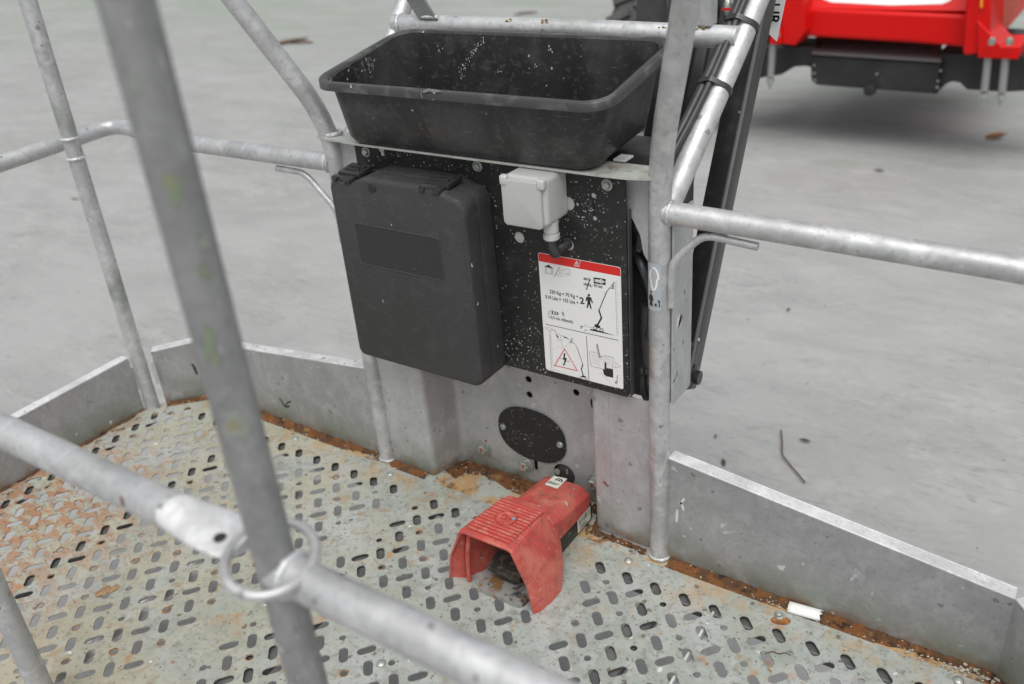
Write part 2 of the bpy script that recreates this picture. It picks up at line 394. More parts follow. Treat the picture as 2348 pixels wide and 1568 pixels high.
def thing(name, label, cat, loc=(0, 0, 0), group=None):
    o = bpy.data.objects.new(name, None); COL.objects.link(o); o.location = loc; o.empty_display_size = .05
    o['label'] = label; o['category'] = cat
    if group: o['group'] = group
    return o
def tag(o, label, cat, group=None, kind=None):
    if label: o['label'] = label
    if cat: o['category'] = cat
    if group: o['group'] = group
    if kind: o['kind'] = kind
    return o
def text_mesh(s_, size, mtx, name, mat, parent, bold=0.0, align='LEFT', xs=1.0):
    cu = bpy.data.curves.new(name, 'FONT'); cu.body = s_; cu.size = size; cu.align_x = align; cu.offset = bold; cu.extrude = .00004
    cu.resolution_u = 3
    tmp = bpy.data.objects.new('t', cu); COL.objects.link(tmp)
    dg = bpy.context.evaluated_depsgraph_get(); me = bpy.data.meshes.new_from_object(tmp.evaluated_get(dg))
    bpy.data.objects.remove(tmp); bpy.data.curves.remove(cu); me.name = name
    off = Vector((0, 0, 0)); p = parent
    while p: off += p.location; p = p.parent
    me.transform(Matrix.Translation(-off) @ mtx @ Matrix.Diagonal((xs, 1, 1, 1)))
    return link(name, me, mat, parent, None)

# ------------------------------------------------------------------ ground
ZG = -.45
m = M('pale_concrete', (.345, .345, .343), .85, 0, .25)
m.layer(m.noise(.35, .35, .7, 5, off=3), (.285, .300, .280), .7)
m.layer(m.noise(2.2, .40, .66, 7, (1, 2.0, 1), (0, 0, .5), dist=1.2), (.300, .302, .300), .65)
m.layer(m.noise(3.6, .48, .70, 7, (1, 2.2, 1), (0, 0, .8), off=9, dist=1.0), (.405, .405, .402), .6)
m.layer(m.noise(9, .55, .72, 6, (1, 2.5, 1), (0, 0, .4), off=5, dist=.9), (.22, .225, .22), .55)
m.layer(m.noise(26, .40, .7, 6, off=2), (.28, .28, .28), .4)
m.layer(m.noise(60, .50, .7, 4, off=22), (.40, .40, .395), .3)
m.layer(m.noise(5, .60, .66, 2, (1, 5, 1), (0, 0, .9), off=25, dist=2.5), (.22, .22, .215), .45)
m.layer(m.noise(11, .66, .70, 2, (1, 9, 1), (0, 0, 1.9), off=35, dist=2.0), (.20, .20, .20), .35)
m.layer(m.noise(.9, .40, .66, 5, (1, 1.8, 1), (0, 0, .6), off=45, dist=.6), (.385, .388, .385), .5)
m.layer(m.noise(1.5, .50, .68, 6, (1, 2.2, 1), (0, 0, .3), off=49, dist=.9), (.275, .28, .275), .4)
m.layer(m.speck(24, .14, .12, off=8), (.14, .13, .12), .6)
m.layer(m.speck(9, .10, .10), (.09, .085, .08), .7)
far = m.axis(1, 3.0, 8.0)
m.layer(m.mul(far, m.noise(.8, .30, .70, 4, (1, 2.5, 1), off=7)), (.27, .31, .265), .85)
m.layer(m.mul(m.axis(1, 1.0, 4.0), m.noise(1.6, .55, .70, 5, (1, 3, 1), off=2)), (.25, .275, .235), .6)
m.bump(m.noise(50, .3, .7, 5), .12, .0015)
GROUND = m.done()
b = B(); b.ngon([(-120, -60, ZG), (120, -60, ZG), (120, 160, ZG), (-120, 160, ZG)])
o = b.put('ground', GROUND); o['kind'] = 'structure'

# ================================================================== PLATFORM BASKET
TR = .0180
bk = thing('platform_basket', 'galvanised steel work platform basket with perforated floor, toe boards and tubular guard rails', 'work platform', (.33, -.4, 0))
# --- perforated floor sheet
PX = .05715
def xlo(y): return -.715
SLX, NX0, NX1 = .0572, -12, 24
outline = [(-.600, -.028), (1.260, -.028), (1.362, -.130), (1.362, -.895), (-.717, -.895), (-.717, -.145)]
def inside(x, y, mg=.022):
    if x < -.717 + mg or x > 1.362 - mg or y > -.055 or y < -.895 + mg: return False
    if (x + y * -1) < -.572 + mg * 1.4 + .0: pass
    if (x - (-.717)) + (-.028 - y) < .117 + mg * 1.41 + .012: return False
    if (1.362 - x) + (-.028 - y) < .102 + mg * 1.41 + .012: return False
    return True
# bare strips where the sheets carry no perforation
def blank(x, y):
    # plain strips between the punched fields
    pl = [(-.05, .102), (-.165, .100), (-.19, .070), (-.33, .070), (-.45, .03), (-.90, .012)]
    pr = [(-.05, .165), (-.25, .165), (-.33, .143), (-.45, .11), (-.60, .095), (-.90, .07)]
    def ip(t, y):
        for (y0, x0), (y1, x1) in zip(t, t[1:]):
            if y1 <= y <= y0: return x0 + (x1 - x0) * (y0 - y) / (y0 - y1)
        return t[-1][1]
    if ip(pl, y) < x < ip(pr, y): return True
    if .20 < x < .605 and -.445 < y < -.342: return True
    if y > -.16 and .50 < x < .590: return True
    if -.33 < y <= -.165 and .560 < x < .612: return True
    return False
holes = []; rings = []
for n in range(-13, 25):
    for k in range(0, 15):
        # x grows a touch less than the pitch on the right sheet
        vx = .030 + .0569 * n if n > 2 else .031 + .0580 * (n)
        vy = -.0865 - .0574 * k
        if k < 15 and inside(vx, vy) and not blank(vx, vy):
            holes.append(slot(vx, vy, .0345, .0165, -.84))
        hx = (vx - .0286); hy = vy - .0287
        if inside(hx, hy) and not blank(hx, hy):
            if (n + k) % 2 == 0: holes.append(slot(hx, hy, .0350, .0160, .90))
            else:
                holes.append(circ(hx, hy, .0064, 12)); rings.append((hx, hy))
fl = plate('floor_plate', [outline] + holes, .0022, XY(.0019), FLOOR, bk, 30)
b = B()
for (x, y) in rings:
    left = max(0, min(1, (.9 - x) / 1.2)) * (.25 + .75 * max(0, min(1, -y / .4)))
    if random.random() < .10 + .75 * left:
        q = circ(x, y, .0066, 12); ro = .0076 + random.random() * .0016
        p = [(px + random.uniform(-.0006, .0006), py + random.uniform(-.0006, .0006)) for px, py in circ(x, y, ro, 12)]
        for i in range(12):
            j = (i + 1) % 12
            b.ngon([(q[i][0], q[i][1], .0032), (q[j][0], q[j][1], .0032), (p[j][0], p[j][1], .0032), (p[i][0], p[i][1], .0032)])
o = b.put('rust_ring', RING, bk, None, False); o['kind'] = 'stuff'
# --- base strip beneath the sheet's edge, running into the recess of the mast plate
strip = [(-.64, -.06), (1.30, -.06), (1.31, -.045), (1.265, .002), (.55, .002), (.535, .085), (.150, .085), (.145, .002), (-.605, .002), (-.66, -.05)]
plate('floor_frame', [strip], .003, XY(-.0025), FRAME, bk)
strip2 = [(-.728, -.9), (-.69, -.9), (-.69, -.15), (-.59, -.05), (-.61, .002), (-.728, -.118)]
plate('floor_frame', [strip2], .003, XY(-.0025), FRAME, bk)
# --- joists under the floor
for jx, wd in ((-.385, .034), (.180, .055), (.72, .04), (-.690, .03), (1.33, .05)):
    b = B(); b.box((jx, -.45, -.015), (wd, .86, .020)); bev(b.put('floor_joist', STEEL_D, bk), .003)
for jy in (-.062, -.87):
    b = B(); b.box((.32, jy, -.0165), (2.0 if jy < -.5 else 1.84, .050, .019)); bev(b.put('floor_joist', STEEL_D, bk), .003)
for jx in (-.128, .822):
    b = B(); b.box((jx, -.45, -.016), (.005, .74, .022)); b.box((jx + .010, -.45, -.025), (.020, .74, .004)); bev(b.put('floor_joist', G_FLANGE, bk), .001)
# --- rivets that hold the sheet
for (x, y) in ((-.253, -.047), (.048, -.049), (.345, -.047), (.637, -.045), (.927, -.044), (1.211, -.041), (-.69, -.40), (-.69, -.70), (.10, -.47), (.385, -.47)):
    b = B(); b.lathe((x, y, .0032), (0, 0, 1), [(.0085, 0), (.0080, .0018), (.0052, .0038), (.0015, .0042)], 14); b.put('rivet', ZINC, bk)

# --- toe boards: sheet up from the floor, bright flange folded outwards on top
def toe(a, c, za, zc, out, name='toe_board'):
    a, c, out = Vector(a + (0,)), Vector(c + (0,)), Vector(out + (0,)).normalized()
    d = (c - a).normalized(); t = out * .0025
    b = B(); b.hexa([a + Vector((0, 0, -.03)), c + Vector((0, 0, -.03)), c + t + Vector((0, 0, -.03)), a + t + Vector((0, 0, -.03))],
                    [a + Vector((0, 0, za)), c + Vector((0, 0, zc)), c + t + Vector((0, 0, zc)), a + t + Vector((0, 0, za))])
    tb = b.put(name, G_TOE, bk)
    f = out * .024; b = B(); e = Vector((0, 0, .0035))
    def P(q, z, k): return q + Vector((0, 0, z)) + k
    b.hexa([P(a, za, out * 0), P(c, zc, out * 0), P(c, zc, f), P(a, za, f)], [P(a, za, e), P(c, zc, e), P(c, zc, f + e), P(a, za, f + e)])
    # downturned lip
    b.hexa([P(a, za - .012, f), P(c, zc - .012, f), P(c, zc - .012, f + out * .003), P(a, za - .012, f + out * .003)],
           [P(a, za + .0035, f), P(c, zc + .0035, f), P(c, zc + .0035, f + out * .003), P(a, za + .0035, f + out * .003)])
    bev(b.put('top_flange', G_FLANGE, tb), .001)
    return tb
toe((.697, 0), (1.258, 0), .230, .160, (0, 1))
toe((1.258, 0), (1.364, -.106), .160, .148, (.7, .7))
toe((1.364, -.106), (1.364, -.90), .148, .140, (1, 0))
toe((-.017, 0), (-.612, 0), .230, .160, (0, 1))
toe((-.612, 0), (-.693, -.086), .160, .152, (-.7, .7))
toe((-.720, -.134), (-.724, -.90), .152, .140, (-1, 0))
# bright weld seams beside the corner post
for (u0, v0, u1, v1) in ((301, 842, 314, 892), (345, 830, 362, 880)):
    p, q = at(u0, v0, y=-.100), at(u1, v1, y=-.100)
    b = B(); b.tube([p, (p + q) / 2, q], .0045, 8); b.put('weld_bead', WELD, bk)

# --- uprights and rails
def tubep(name, pts, r=TR, mat=G_TUBE, fr=0, parent=bk, seg=24):
    b = B(); b.tube(fillet(pts, fr) if fr else pts, r, seg); return b.put(name, mat, parent, 50)
D = .68; ZR = .693
for sx, x0 in ((-1, 0), (1, D)):
    tubep('guard_post', [(x0, 0, .001), (x0, 0, .40), (x0, 0, .775), (x0 + sx * .083, -.100, 1.016), (x0 + sx * .22, -.26, 1.40)], fr=[0, 0, .085, .02, 0])
# outward raked tubes behind the tub + the cross rail between them
tubep('raked_tube', [(D + .006, .004, .685), (D + .018, .205, .852), (D + .03, .305, .954), (D + .05, .45, 1.12)], fr=[0, .08, .08, 0])
tubep('raked_tube', [(-.006, .004, .685), (-.014, .205, .858), (-.024, .300, .960), (-.05, .45, 1.12)], fr=[0, .08, .08, 0])
tubep('cross_rail', [(-.014, .240, .912), (.35, .240, .912), (D + .024, .240, .907)], r=.0185)
# mid rails
tubep('mid_rail', [(D + .010, 0, ZR), (1.26, 0, ZR - .010), (1.40, -.16, ZR - .012), (1.40, -.6, ZR - .012)], fr=[0, .12, .05, 0])
tubep('mid_rail', [(-.010, 0, ZR + .004), (-.46, .004, ZR), (-.80, .060, ZR - .003), (-.785, -.07, ZR - .004), (-.765, -.40, ZR - .006), (-.75, -.86, ZR - .01)], fr=[0, .05, .10, .07, .1, 0])
# corner posts
tubep('guard_post', [(-.707, -.118, .0), (-.735, -.098, .35), (-.768, -.085, .69), (-.715, -.118, 1.02), (-.68, -.14, 1.25)] if False else [(-.707, -.118, 0), (-.709, -.112, .5), (-.711, -.104, 1.3)])
tubep('guard_post', [(1.40, -.20, 0), (1.40, -.20, 1.3)])
for hz, in ((.728,), (.655,)):
    p = at(162, 299, x=-.697) if hz > .7 else at(178, 344, x=-.697)
    d = (CP - p).normalized()
    b = B(); b.lathe(p - d * .004, (CP - p).normalized(), [(.0062, 0), (.0062, .0065)], 14); b.put('drain_hole', P_BLACK, bk)
# front uprights
FX, FY = .718, -.843
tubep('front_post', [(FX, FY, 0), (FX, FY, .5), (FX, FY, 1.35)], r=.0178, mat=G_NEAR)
tubep('front_post', [(-.033, -.822, 0), (-.033, -.822, .6), (-.033, -.822, 1.35)], r=.0178)
tubep('front_rail', [(FX, FY, .668), (1.40, FY, .668)], r=.0180, mat=G_TUBE)
ALG = flat('algae_green', (.19, .225, .16), .8, 0, (.22, .22, .14)); ALY = flat('algae_ochre', (.24, .225, .14), .8, 0, (.20, .17, .09)); ALG2 = flat('algae_pale', (.245, .265, .23), .8)
def algae(zc, ac_, hz_, ha, mat, tilt=0):
    b = B(); n_ = 16; P = lambda a, z: Vector((FX + .0184 * math.cos(a), FY + .0184 * math.sin(a), z)); c0 = b.bm.verts.new(P(ac_, zc)); rows = [[], []]
    for k in range(n_):
        t = 2 * math.pi * k / n_; j = 1 + .25 * math.sin(3 * t + zc * 50) + random.uniform(-.1, .1)
        for i_, f in enumerate((.5, 1.0)):
            rows[i_].append(b.bm.verts.new(P(ac_ + (ha * math.cos(t) + tilt * math.sin(t)) * j * f, zc + hz_ * math.sin(t) * j * f)))
    for k in range(n_):
        b.bm.faces.new((c0, rows[0][k], rows[0][(k + 1) % n_])); b.bm.faces.new((rows[0][k], rows[1][k], rows[1][(k + 1) % n_], rows[0][(k + 1) % n_]))
    b.put('algae_stain', mat, bk, 60)
A0 = R_(-34)
algae(1.016, A0 - .1, .012, .30, ALG); algae(1.022, A0 - .15, .005, .15, ALY); algae(.900, A0 - .35, .016, .22, ALG, .22); algae(.886, A0 - .2, .008, .16, ALG); algae(.828, A0 - .15, .013, .55, ALG2); algae(.827, A0 - .25, .006, .30, ALY)
algae(.975, A0 + .5, .006, .25, ALG2); algae(1.085, A0 - .4, .006, .16, ALG2); algae(.955, A0 + .2, .006, .2, ALG)
# weld beads at the main joints
def bead(c, ax, r, w=.0032, name='weld_bead', a0=0, a1=360):
    ax = Vector(ax).normalized(); q = Vector((0, 0, 1)).rotation_difference(ax); pts = []
    for k in range(25):
        a = R_(a0 + (a1 - a0) * k / 24); pts.append(Vector(c) + q @ Vector((r * math.cos(a), r * math.sin(a), 0)) + Vector((random.uniform(-1, 1), random.uniform(-1, 1), random.uniform(-1, 1))) * .0007)
    b = B(); b.tube(pts, w, 8); b.put(name, WELD, bk)
bead((D + .0195, 0, ZR), (1, 0, 0), .0175); bead((-.0195, 0, ZR + .004), (1, 0, 0), .0175)
bead((FX + .020, FY, .668), (1, 0, 0), .0185, .0038)
bead((.004, .240, .912), (1, 0, 0), .0188); bead((-.7095, -.112, .713), (0, 0, 1), .0178, .0035); bead((-.709, -.112, .668), (0, 0, 1), .0178, .0035)
bead((0, 0, .003), (0, 0, 1), .0185, .003); bead((D, 0, .003), (0, 0, 1), .0185, .003)
bead((0, 0, .7565), (0, 0, 1), .0182, .0040)
# gusset bars standing on the cross rail
b = B(); b.hexa([(.062, .222, .925), (.106, .222, .925), (.106, .228, .925), (.062, .228, .925)], [(-.055, .20, 1.12), (-.005, .20, 1.12), (-.005, .206, 1.12), (-.055, .206, 1.12)])
bev(b.put('gusset_bar', galv('dull_galvanised_bar', (.26, .265, .27)), bk), .001)
b = B(); b.tube([(.061, .226, .929), (.085, .222, .930), (.107, .226, .929)], .0035, 8); b.put('weld_bead', WELD, bk)
b = B(); b.box((.650, .240, 1.02), (.024, .030, .19)); bev(b.put('gusset_bar', G_FLAT, bk), .002)
# brace rods under the mid rails
def rod(pts, name='brace_rod'):
    b = B(); b.tube(fillet(pts, .02), .0062, 12); b.put(name, G_TUBE, bk, 50)
rod([(D + .022, -.004, .535), (D + .022, -.004, .612), (D + .073, -.002, .667), (D + .158, -.002, .661)])
rod([(-.172, -.002, .669), (-.092, -.002, .668), (-.02, -.002, .600), (-.02, -.002, .53)])
# lichen flecks on the cross rail and on the raked joint
for (u, v, r) in ((1165, 47, .0055), (1250, 52, .009), (1603, 68, .008), (1590, 80, .006), (1518, 63, .006)):
    p = at(u, v, y=.226); b = B(); [b.ball(p + Vector((random.uniform(-1, 1) * r, 0, random.uniform(-.6, .6) * r)), r * random.uniform(.25, .5), (1.3, .4, .7), 1, .4) for _ in range(6)]; o = b.put('lichen_patch', YELL, bk); o['kind'] = 'stuff'

# --- folded sheet console between the two posts
def ribbon(plan, z0, z1, th=.0025, name='console_sheet', mat=G_FLAT, rad=.02):
    pts = fillet([(x, y, 0) for x, y in plan], rad, 6)
    b = B(); n = len(pts); L = []
    for i in range(n):
        t = (pts[min(i + 1, n - 1)] - pts[max(i - 1, 0)]).normalized(); nn = Vector((-t.y, t.x, 0)) * th
        L.append((pts[i], pts[i] + nn))
    V = [[b.bm.verts.new((p.x, p.y, z)) for p in (a, c) for z in (z0, z1)] for a, c in L]
    for i in range(n - 1):
        a, c = V[i], V[i + 1]
        b.bm.faces.new((a[0], c[0], c[1], a[1])); b.bm.faces.new((a[2], a[3], c[3], c[2]))
        b.bm.faces.new((a[1], c[1], c[3], a[3])); b.bm.faces.new((a[0], a[2], c[2], c[0]))
    for a in (V[0], V[-1]): b.bm.faces.new((a[0], a[1], a[3], a[2]))
    return b.put(name, mat, bk, 25)
ribbon([(.012, .000), (.140, -.006), (.162, .078), (.30, .0795)], .001, .742, name='console_column', rad=.013)
ribbon([(.50, .0795), (.520, .078), (.537, .010), (.575, .0085)], .001, .742, name='console_column', rad=.013)
# recess plate with its holes
HY = .079
rh = [circ(*(lambda p: (p.x, p.z))(at(u, v, y=HY)), r, 16) for u, v, r in ((1211, 870, .0075), (1213, 905, .0075), (1320, 900, .0075), (1130, 1037, .006), (1276, 1082, .007))]
p = at(1361, 927, y=HY); rh.append(slot(p.x, p.z, .026, .017, 1.57))
p = at(1228, 1066, y=HY); rh.append([(p.x - .0045, p.z - .014), (p.x + .0045, p.z - .014), (p.x + .0045, p.z + .026), (p.x - .0045, p.z + .026)])
p = at(1293, 1088, y=HY); rh.append(circ(p.x, p.z, .026, 20))
plate('console_back', [[(.16, .004), (.517, .004), (.517, .742), (.16, .742)]] + rh, .0025, XZ(HY + .002), G_FLAT, bk)
# the right column's face with the cut-out behind the panel
win = [(.563, .345), (.575, .336), (.650, .333), (.659, .340), (.661, .352), (.661, .600), (.655, .602), (.648, .613), (.642, .645), (.628, .672), (.605, .682), (.563, .682)]
plate('console_face', [[(.5755, .001), (.665, .001), (.665, .742), (.5755, .742)], [(max(x, .5765), z) for x, z in win if x > .57]], .0025, XZ(.0095), G_FLAT, bk)
b = B(); b.box((.335, .125, .37), (.37, .006, .735)); b.box((.335, .105, .002), (.37, .045, .006)); b.put('added_backing_sheet', STEEL_D, bk)  # dark sheet added so the recess holes look dark
# side plate seen beyond the post, with its holes
hs_ = []
for (u, v, r) in ((1556, 737, .0125), ):
    p = at(u, v, x=.7012); hs_.append(circ(p.y, p.z, r, 18))
for (u, v) in ((1567, 670), (1564, 786), (1543, 803)):
    p = at(u, v, x=.7012); hs_.append(slot(p.y, p.z, .012, .006, 1.57))
p = at(1545, 872, x=.7012); hs_.append([(p.y - .006, p.z - .005), (p.y + .004, p.z - .005), (p.y + .012, p.z + .001), (p.y + .012, p.z + .016), (p.y + .007, p.z + .014), (p.y + .004, p.z + .005), (p.y - .006, p.z + .002)])
plate('side_plate', [[(.003, .344), (.074, .344), (.077, .348), (.077, .688), (.003, .688)]] + hs_, .003, YZ(.7012), G_FLAT, bk)
ribbon([(.664, .0085), (.7000, .0085)], .344, .680, name='side_plate')
# bracket bar on which the tub stands
br = [(-.024, -.016), (-.014, -.022), (.10, -.031), (.600, -.034), (.640, -.032), (.672, -.024), (.700, -.006), (.700, .006), (.66, .030), (.02, .030), (-.020, .014)]
bh = [slot(.088, -.008, .018, .006, .05), slot(.628, -.004, .018, .006, .05)]
m = M('weathered_bracket', (.52, .54, .50), .55, .25); m.layer(m.noise(30, .45, .65, 6), (.34, .36, .30), .7); m.layer(m.noise(24, .58, .68, 6, off=4), (.30, .20, .10), .85); m.layer(m.speck(70, .3, .15), (.12, .1, .08), .8); BRK = m.done()
bev(plate('tub_bracket', [br] + bh, .004, XY(.7510), BRK, bk), .0008)
for x in (.145, .510):
    b = B(); b.lathe((x, -.022, .7488), (0, 0, -1), [(.0065, 0), (.0065, .006), (.0038, .0062), (.0038, .015)], 6); b.put('hex_bolt', ZINC, bk, 20)
p0, p1 = at(1503, 407, y=-.012), at(1522, 396, y=-.012)
b = B(); b.tube([p0, (p0 + p1) / 2 + Vector((0, 0, .002)), p1], .0060, 10); b.put('weld_bead', WELD, bk)
# rear strap below the tub
for bc_ in ((.598, .040, .757), (.600, .185, .790)):
    b = B(); b.box(bc_, (.022, .029, .004)); bev(b.put('support_tab', G_FLANGE, bk), .001)

# oval cover plate with two screws
oc = [(.5 * (at(1147, 975, y=HY) + at(1300, 1010, y=HY)))]
A_, C_ = at(1156, 976, y=HY), at(1286, 1017, y=HY)
ocx, ocz = (A_.x + C_.x) / 2, (A_.z + C_.z) / 2 + .0
hx_, hz_ = .083, .063
pts = [(ocx + hx_ * math.copysign(abs(math.cos(a)) ** .86, math.cos(a)), ocz + hz_ * math.copysign(abs(math.sin(a)) ** .86, math.sin(a))) for a in [2 * math.pi * k / 48 for k in range(48)]]
ov = plate('oval_cover', [pts], .003, XZ(HY - .0022), PLATE, bk); bev(ov, .0008)
for q in (A_, C_):
    b = B(); b.lathe((q.x, HY - .0038, q.z), (0, -1, 0), [(.0078, 0), (.0076, .002), (.0058, .0042), (.0034, .0044), (.003, .003)], 16); b.put('screw', ZINC, ov)
# flange bolts with red paint marks along the recess foot
for (u, v) in ((1104, 1032), (1200, 1070), (1357, 1112)):
    q = at(u, v, y=.066)
    b = B(); b.lathe((q.x, HY, q.z), (0, -1, 0), [(.0172, 0), (.0172, .003), (.0140, .0035), (.0140, .0065)], 24)
    b.lathe((q.x, HY - .0065, q.z), (0, -1, 0), [(.0115, 0), (.0115, .008), (.0096, .0095)], 6)
    bo = b.put('flange_bolt', ZINC, bk, 25)
    b = B(); b.box((q.x + .001, HY - .0166, q.z + .003), (.0034, .0008, .010), Quaternion((0, 1, 0), .3)); b.box((q.x + .004, HY - .0008, q.z + .0165), (.0042, .0016, .010), Quaternion((0, 1, 0), .4)); b.put('paint_mark', MARK, bo)
# black dial tool in the round opening
q = at(1297, 1090, y=HY)
b = B(); b.lathe((q.x, HY + .012, q.z), (0, -1, 0), [(.025, 0), (.025, .006), (.016, .008)], 24); dp = b.put('cable_grommet', RUBBER, bk)
b = B(); b.box((q.x + .003, HY + .0015, q.z + .010), (.004, .002, .012)); b.put('clip', ZINC, dp)

# stains with shape of their own: scuffs on post and toe boards
def smear(pts, nrm, mat, name, wd=.003):
    b = B(); nrm = Vector(nrm).normalized(); n = len(pts)
    side = [((pts[min(i + 1, n - 1)] - pts[max(i - 1, 0)]).cross(nrm)).normalized() for i in range(n)]
    L = [p + s_ * wd * (.3 + .7 * math.sin(math.pi * (i + .3) / n)) + nrm * .0007 for i, (p, s_) in enumerate(zip(pts, side))]
    Rr = [p - s_ * wd * (.3 + .7 * math.sin(math.pi * (i + .3) / n)) + nrm * .0007 for i, (p, s_) in enumerate(zip(pts, side))]
    for i in range(n - 1): b.ngon([L[i], L[i + 1], Rr[i + 1], Rr[i]])
    return b.put(name, mat, bk, None, False)
smear([at(u, v, y=0) for u, v in ((640, 912), (646, 920), (652, 930), (658, 933), (664, 930))], (0, -1, 0), SCUFF, 'scuff_mark')
smear([at(u, v, y=0) for u, v in ((652, 932), (660, 922), (668, 920))], (0, -1, 0), SCUFF, 'scuff_mark', .002)
smear([at(u, v, y=-.045) for u, v in ((440, 833), (446, 843), (452, 858))], (.7, -.7, 0), SCUFF, 'scuff_mark', .004)
for seg_ in (((1553, 1167), (1552, 1180), (1551, 1196)), ((1559, 1148), (1565, 1160), (1567, 1170)), ((1560, 1155), (1569, 1142))):
    smear([at(u, v, y=0) for u, v in seg_], (0, -1, 0), BARE, 'paint_smear', .003)
# carabiner sticker wrapped on the post
def onpost(u, v, off=.0005):
    p = at(u, v, y=-TR); x = max(-TR * .985, min(TR * .985, p.x - D)); yy = -math.sqrt((TR) ** 2 - x * x)
    a = math.atan2(yy, x); return Vector((D + (TR + off) * math.cos(a), (TR + off) * math.sin(a), p.z))
def wrap(uvs, off, n=6):
    out = []
    for i in range(len(uvs)):
        a, c = uvs[i], uvs[(i + 1) % len(uvs)]
        for k in range(n): t = k / n; out.append(onpost(a[0] + (c[0] - a[0]) * t, a[1] + (c[1] - a[1]) * t, off))
    return out
b = B()
ang0, ang1 = R_(-168), R_(-57); z0_, z1_ = onpost(1496, 712).z, onpost(1496, 604).z
N_ = 14
for i in range(N_):
    a, c = ang0 + (ang1 - ang0) * i / N_, ang0 + (ang1 - ang0) * (i + 1) / N_
    P_ = lambda an, z: Vector((D + (TR + .0005) * math.cos(an), (TR + .0005) * math.sin(an), z))
    b.ngon([P_(a, z0_), P_(c, z0_), P_(c, z1_), P_(a, z1_)])
st = b.put('anchor_sticker', P_GREY, bk, 60, False)
def postprint(fn_pts, mat, name, wd, off=.001):
    b = B(); Z = (z0_ + z1_) / 2
    pts = [Vector((D + (TR + off) * math.cos(a), (TR + off) * math.sin(a), z)) for a, z in fn_pts]
    n = len(pts); nr = [Vector((math.cos(a), math.sin(a), 0)) for a, z in fn_pts]; E_ = []
    for i in range(n):
        t = (pts[min(i + 1, n - 1)] - pts[max(i - 1, 0)]).normalized(); s_ = t.cross(nr[i]).normalized() * wd
        E_.append((pts[i] + s_, pts[i] - s_))
    for i in range(n - 1): b.ngon([E_[i][0], E_[i + 1][0], E_[i + 1][1], E_[i][1]])
    return b.put(name, mat, st, None, False)
ac = R_(-94); hz1 = z1_ - .007; hz0 = z0_ + .038
cpts = []
for k in range(33):
    t = k / 32 * 2 * math.pi * .92 + 2.4
    wdx = .0074 if math.sin(t) > 0 else .0050
    cpts.append((ac + wdx * math.cos(t) / TR, (hz1 + hz0) / 2 + (hz1 - hz0) / 2 * math.sin(t)))
postprint(cpts, P_WHITE, 'carabiner_print', .0017)
postprint([(ac - .30, hz0 + .014), (ac - .36, hz0 + .022), (ac - .30, hz0 + .034)], P_WHITE, 'carabiner_print', .0013)
def pm(x, z, s_=1): return (ac + (x + .001) * .9 / TR, z0_ + .008 + z * s_)
for seg_ in ([(-.0070, .023), (-.0072, .027)], [(-.0072, .021), (-.0072, .010)], [(-.0076, .011), (-.0092, 0)], [(-.0066, .011), (-.0045, 0)], [(-.0095, .019), (-.0115, .010)], [(-.005, .019), (-.0032, .010)],
             [(.0005, .006), (.004, .001)], [(.0005, .001), (.004, .006)], [(.0085, .0), (.0085, .012)], [(.0085, .012), (.0062, .0095)]):
    postprint([pm(*q) for q in seg_], P_BLACK, 'climber_print', .0015 if seg_[0][0] < 0 else .0009)

# ================================================================== ENTRANCE BAR (slides on the front post)
eb = thing('entrance_bar', 'blurred near sliding rail with flattened end and ring looped round the front post', 'rail', (.3, FY, .68))
ZB = .681
tubep('bar_tube', [(-.05, FY - .003, ZB), (.30, FY - .003, ZB), (.590, FY - .003, ZB)], r=.0182, parent=eb)
b = B(); xs = [.585, .600, .620, .645, .676, .690]
b.tube([(x, FY - .003, ZB + .001 * i) for i, x in enumerate(xs)], .018, 28, True, [(.0182, .0182), (.0205, .0150), (.0245, .010), (.0268, .0065), (.0265, .0055), (.0200, .005)])
fe = b.put('flattened_end', G_FLANGE, eb, 50)
q = at(505, 1235, z=ZB + .008); b = B(); b.lathe((q.x, q.y, ZB + .0035), (0, 0, 1), [(.0058, 0), (.0058, .0066)], 16); b.put('pin_hole', P_BLACK, fe)
rc = Vector((.720, -.848, ZB + .004))
rp = []
for k in range(48):
    a = 2 * math.pi * k / 48; rp.append(rc + Vector((.83, .55, -.08)) * (.0375 * math.cos(a)) + Vector((-.55, .83, .05)) * (.0435 * math.sin(a)))
b = B(); b.tube(rp, .0047, 14, closed=True); b.put('ring', G_TUBE, eb, 60)

# ================================================================== BLACK CONTROL PANEL
cpn = thing('control_panel', 'black paint-speckled steel panel bolted between the posts beneath the tub bracket', 'panel', (.34, -.008, .55))
PY = -.0060
ph = [circ((q := at(u, v, y=PY)).x, q.z, r, n) for u, v, r, n in ((1191, 544, .0105, 20), (1303, 466, .0120, 20), (1303, 560, .0110, 20), (1324, 468, .0032, 10))]
q0, q1 = at(1361, 448, y=PY), at(1364, 500, y=PY)
ph += [circ(q0.x, q0.z, .0046, 12), circ(q1.x, q1.z, .0042, 12)]
ph.append([(q0.x - .0007, q0.z - .0056), (q0.x + .0009, q0.z - .0056), (q1.x + .0009, q1.z + .0052), (q1.x - .0007, q1.z + .0052)])
pt = [(.062, .748), (.062, .352)] 
pb0, pb1 = at(875, 835, y=PY), at(1438, 903, y=PY)
outl = [(.062, .747), (.064, pb0.z + .0), (.12, .343), (.620, .343), (.6255, .350), (.6255, .735), (.618, .747)]
outl = [(.062, .7475), (.062, .343), (.621, .343), (.6255, .348), (.6255, .740), (.619, .7475)]
bev(plate('panel_plate', [outl] + ph, .003, XZ(PY), PLATE, cpn), .0007)
